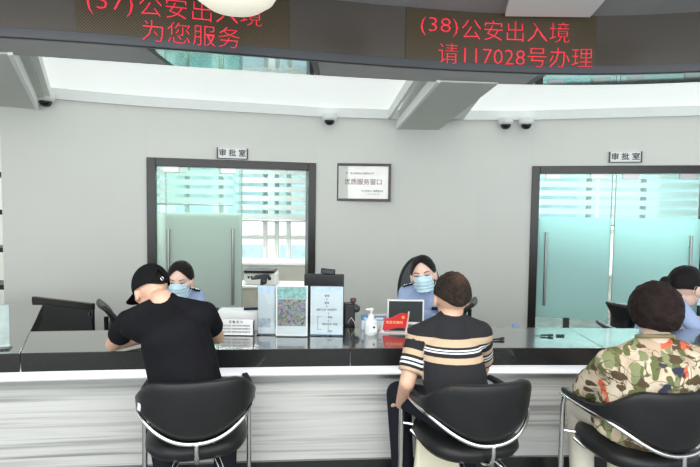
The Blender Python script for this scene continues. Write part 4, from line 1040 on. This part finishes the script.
# red flag sign
a = on(396, 333)
fl = r = thing('red_flag_sign', 'red flag shaped desk sign with gold lettering beside the sanitizer bottle', 'sign', (a.x, a.y, ZT), -.03)
def wave(u): return .010*math.sin(u*2*PI*.95 + .4)
f = MB(); n = 24; pts = [(-.062+.118*i/n, 0) for i in range(n+1)]
xs = [i/n for i in range(n+1)]
top_ = [(-.058+.118*u - .0, .088 + .016*u + wave(u)*-1.0) for u in xs]; bot_ = [(-.070+.118*u, .020 + .006*u + wave(u)*-.6) for u in xs]
poly = bot_ + top_[::-1]
f.prism(poly, -.003, .003, Matrix.Rotation(PI/2, 4, 'X')); f.build('flag_board', M['red'], r, smooth=0)
MB().prism([(.046, .004), (.054, .004), (.068, .118), (.060, .118)], -.004, .004, Matrix.Translation((0, .006, 0)) @ Matrix.Rotation(PI/2, 4, 'X')).build('flag_pole', mat('pale_pink_acrylic', (.75, .55, .50), .3), r)
MB().prism([(-.082, .004), (-.060, .004), (-.064, .055), (-.068, .055)], -.002, .002, Matrix.Translation((0, .006, 0)) @ Matrix.Rotation(PI/2, 4, 'X')).build('flag_support', M['wplast'], r)
MB().box(-.088, .066, -.02, .03, 0, .006).build('sign_base', mat('pale_acrylic', (.72, .66, .66), .2), r, bevel=.002)
text('flag_lettering', '党员先锋岗', .0175, M['gold'], r, (-.010, -.0042, .058), ext=.0004)
m = MB(); cx, cz = .034, .088                            # crossed hammer and curved blade emblem
m.tube([(cx+.007*math.cos(t), -.0045, cz+.007*math.sin(t)) for t in np.linspace(-2.3, 1.5, 12)], [.0006+.0009*math.sin(i/11*PI) for i in range(12)], 6)
m.tube([(cx-.006, -.0045, cz-.005), (cx+.003, -.0045, cz+.003)], .0010, 6).box(-.004, .004, -.001, .001, -.0016, .0016, Matrix.Translation((cx-.003, -.0045, cz+.004)) @ Matrix.Rotation(-PI/4, 4, 'Y'))
m.tube([(cx-.004, -.0045, cz+.004), (cx+.006, -.0045, cz-.007)], .0009, 6)
m.build('flag_emblem', M['gold'], r); fl.scale = (1.22, 1.1, 1.14)
# pens on chains and little cup
def pen_stand(px, py, rz, label, L=.075):
    a = on(px, py); r = thing('counter_pen', label, 'pen', (a.x, a.y, ZT), rz, group='black pens lying on the counter')
    MB().capsule((-L/2, 0, .007), .0055, (L/2, 0, .0085), .0065, n=12).build('pen_barrel', M['black'], r)
    MB().capsule((L/2, 0, .0085), .009, (L/2+.018, 0, .010), .008, n=12).build('pen_cap', M['black'], r)
    MB().tube([(-L/2, 0, .005), (-L/2-.03, .01, .003), (-L/2-.06, .0, .003)], .0018, 6).build('pen_cord', M['dark'], r)
pen_stand(497, 340.5, .30, 'black pen lying beside the right shoulder of the striped shirt man', .05)
pen_stand(545, 336.5, -.06, 'black pen with cord lying on the counter below the right door, left one', .05)
a = on(560, 336.2); r = tag(MB().capsule((-.02, 0, .006), .006, (.022, 0, .006), .006, n=12).build('pen_cap', M['black']), 'small loose black pen cap right of the pen below the right door', 'pen cap'); r.location = (a.x, a.y, ZT)
a = P(515, 330, 3.45); r = thing('tape_cup', 'tiny blue cup behind the counter left of the right door frame', 'cup', (a.x, 3.44, .69), 0)
MB().lathe([(.018, 0), (.022, P(515, 323.5, 3.44).z-.69), (.019, P(515, 323.5, 3.44).z-.69), (.015, .005)], 20).build('cup_wall', mat('dusty_blue', (.28, .40, .60), .4), r)
# tote bag on the floor under the striped man's chair
bg = thing('tote_bag', 'cream canvas tote bag on the floor under the striped shirt man', 'bag', (.47, 2.60, 0), .1)
m = MB()
def bagf(u, v):
    a = u*2*PI; w_, d_ = .125*(1+.06*math.sin(v*5)), .05*(1-.45*v)+.006*math.sin(3*a+v*6)
    return (w_*math.copysign(abs(math.cos(a))**.5, math.cos(a)), d_*math.copysign(abs(math.sin(a))**.6, math.sin(a)), .003+.385*v)
m.grid(bagf, 36, 16); m.f.append(tuple(range(36))); m.build('bag_body', M['cream'], bg, smooth=60)
for sy in (-1, 1): MB().tube([(-.06, sy*.02, .36), (-.055, sy*.02, .40), (-.03, sy*.022, .405), (.0, sy*.022, .40), (.04, sy*.02, .405), (.06, sy*.02, .36)], .006, 6).build('bag_handle', M['cream'], bg)

# ---------------------------------------------------------------- light
w = bpy.data.worlds.new('world'); sc.world = w; w.use_nodes = True
bgk = w.node_tree.nodes['Background']; bgk.inputs[0].default_value = (.86, .95, .97, 1); bgk.inputs[1].default_value = 1.35
def area(loc, rot, sx, sy, e, col=(1, 1, 1), name='area'):
    l = bpy.data.lights.new(name, 'AREA'); l.shape = 'RECTANGLE'; l.size = sx; l.size_y = sy; l.energy = e; l.color = col
    o = bpy.data.objects.new(name, l); COL.objects.link(o); o.location = loc; o.rotation_euler = rot; return o
area((0, .9, 2.58), (0, 0, 0), 5, 1.6, 108, (1, .985, .95), 'lobby_ceiling_light')
area((0, -.6, 1.9), (math.radians(78), 0, 0), 7, 2.2, 125, (.97, .99, 1), 'lobby_daylight')
area((-1.8, 7.1, 2.6), (math.radians(-48), 0, 0), 1.8, .5, 150, (.97, 1, .98), 'left_film_fill')  # unseen fill, added to brighten the left door's frosted film
area((3.0, 7.1, 2.6), (math.radians(-48), 0, 0), 3.2, .5, 190, (.95, 1, 1), 'right_film_fill')  # added out of view to lift the right door's frosted film
l = bpy.data.lights.new('sun', 'SUN'); l.energy = 5; l.angle = .05; o = bpy.data.objects.new('sun', l); COL.objects.link(o); o.rotation_euler = (math.radians(20), 0, 0)
vs = sc.view_settings; vs.view_transform = 'Standard'; vs.look = 'None'; vs.gamma = 1; vs.use_curve_mapping = False; vs.exposure = 0.0
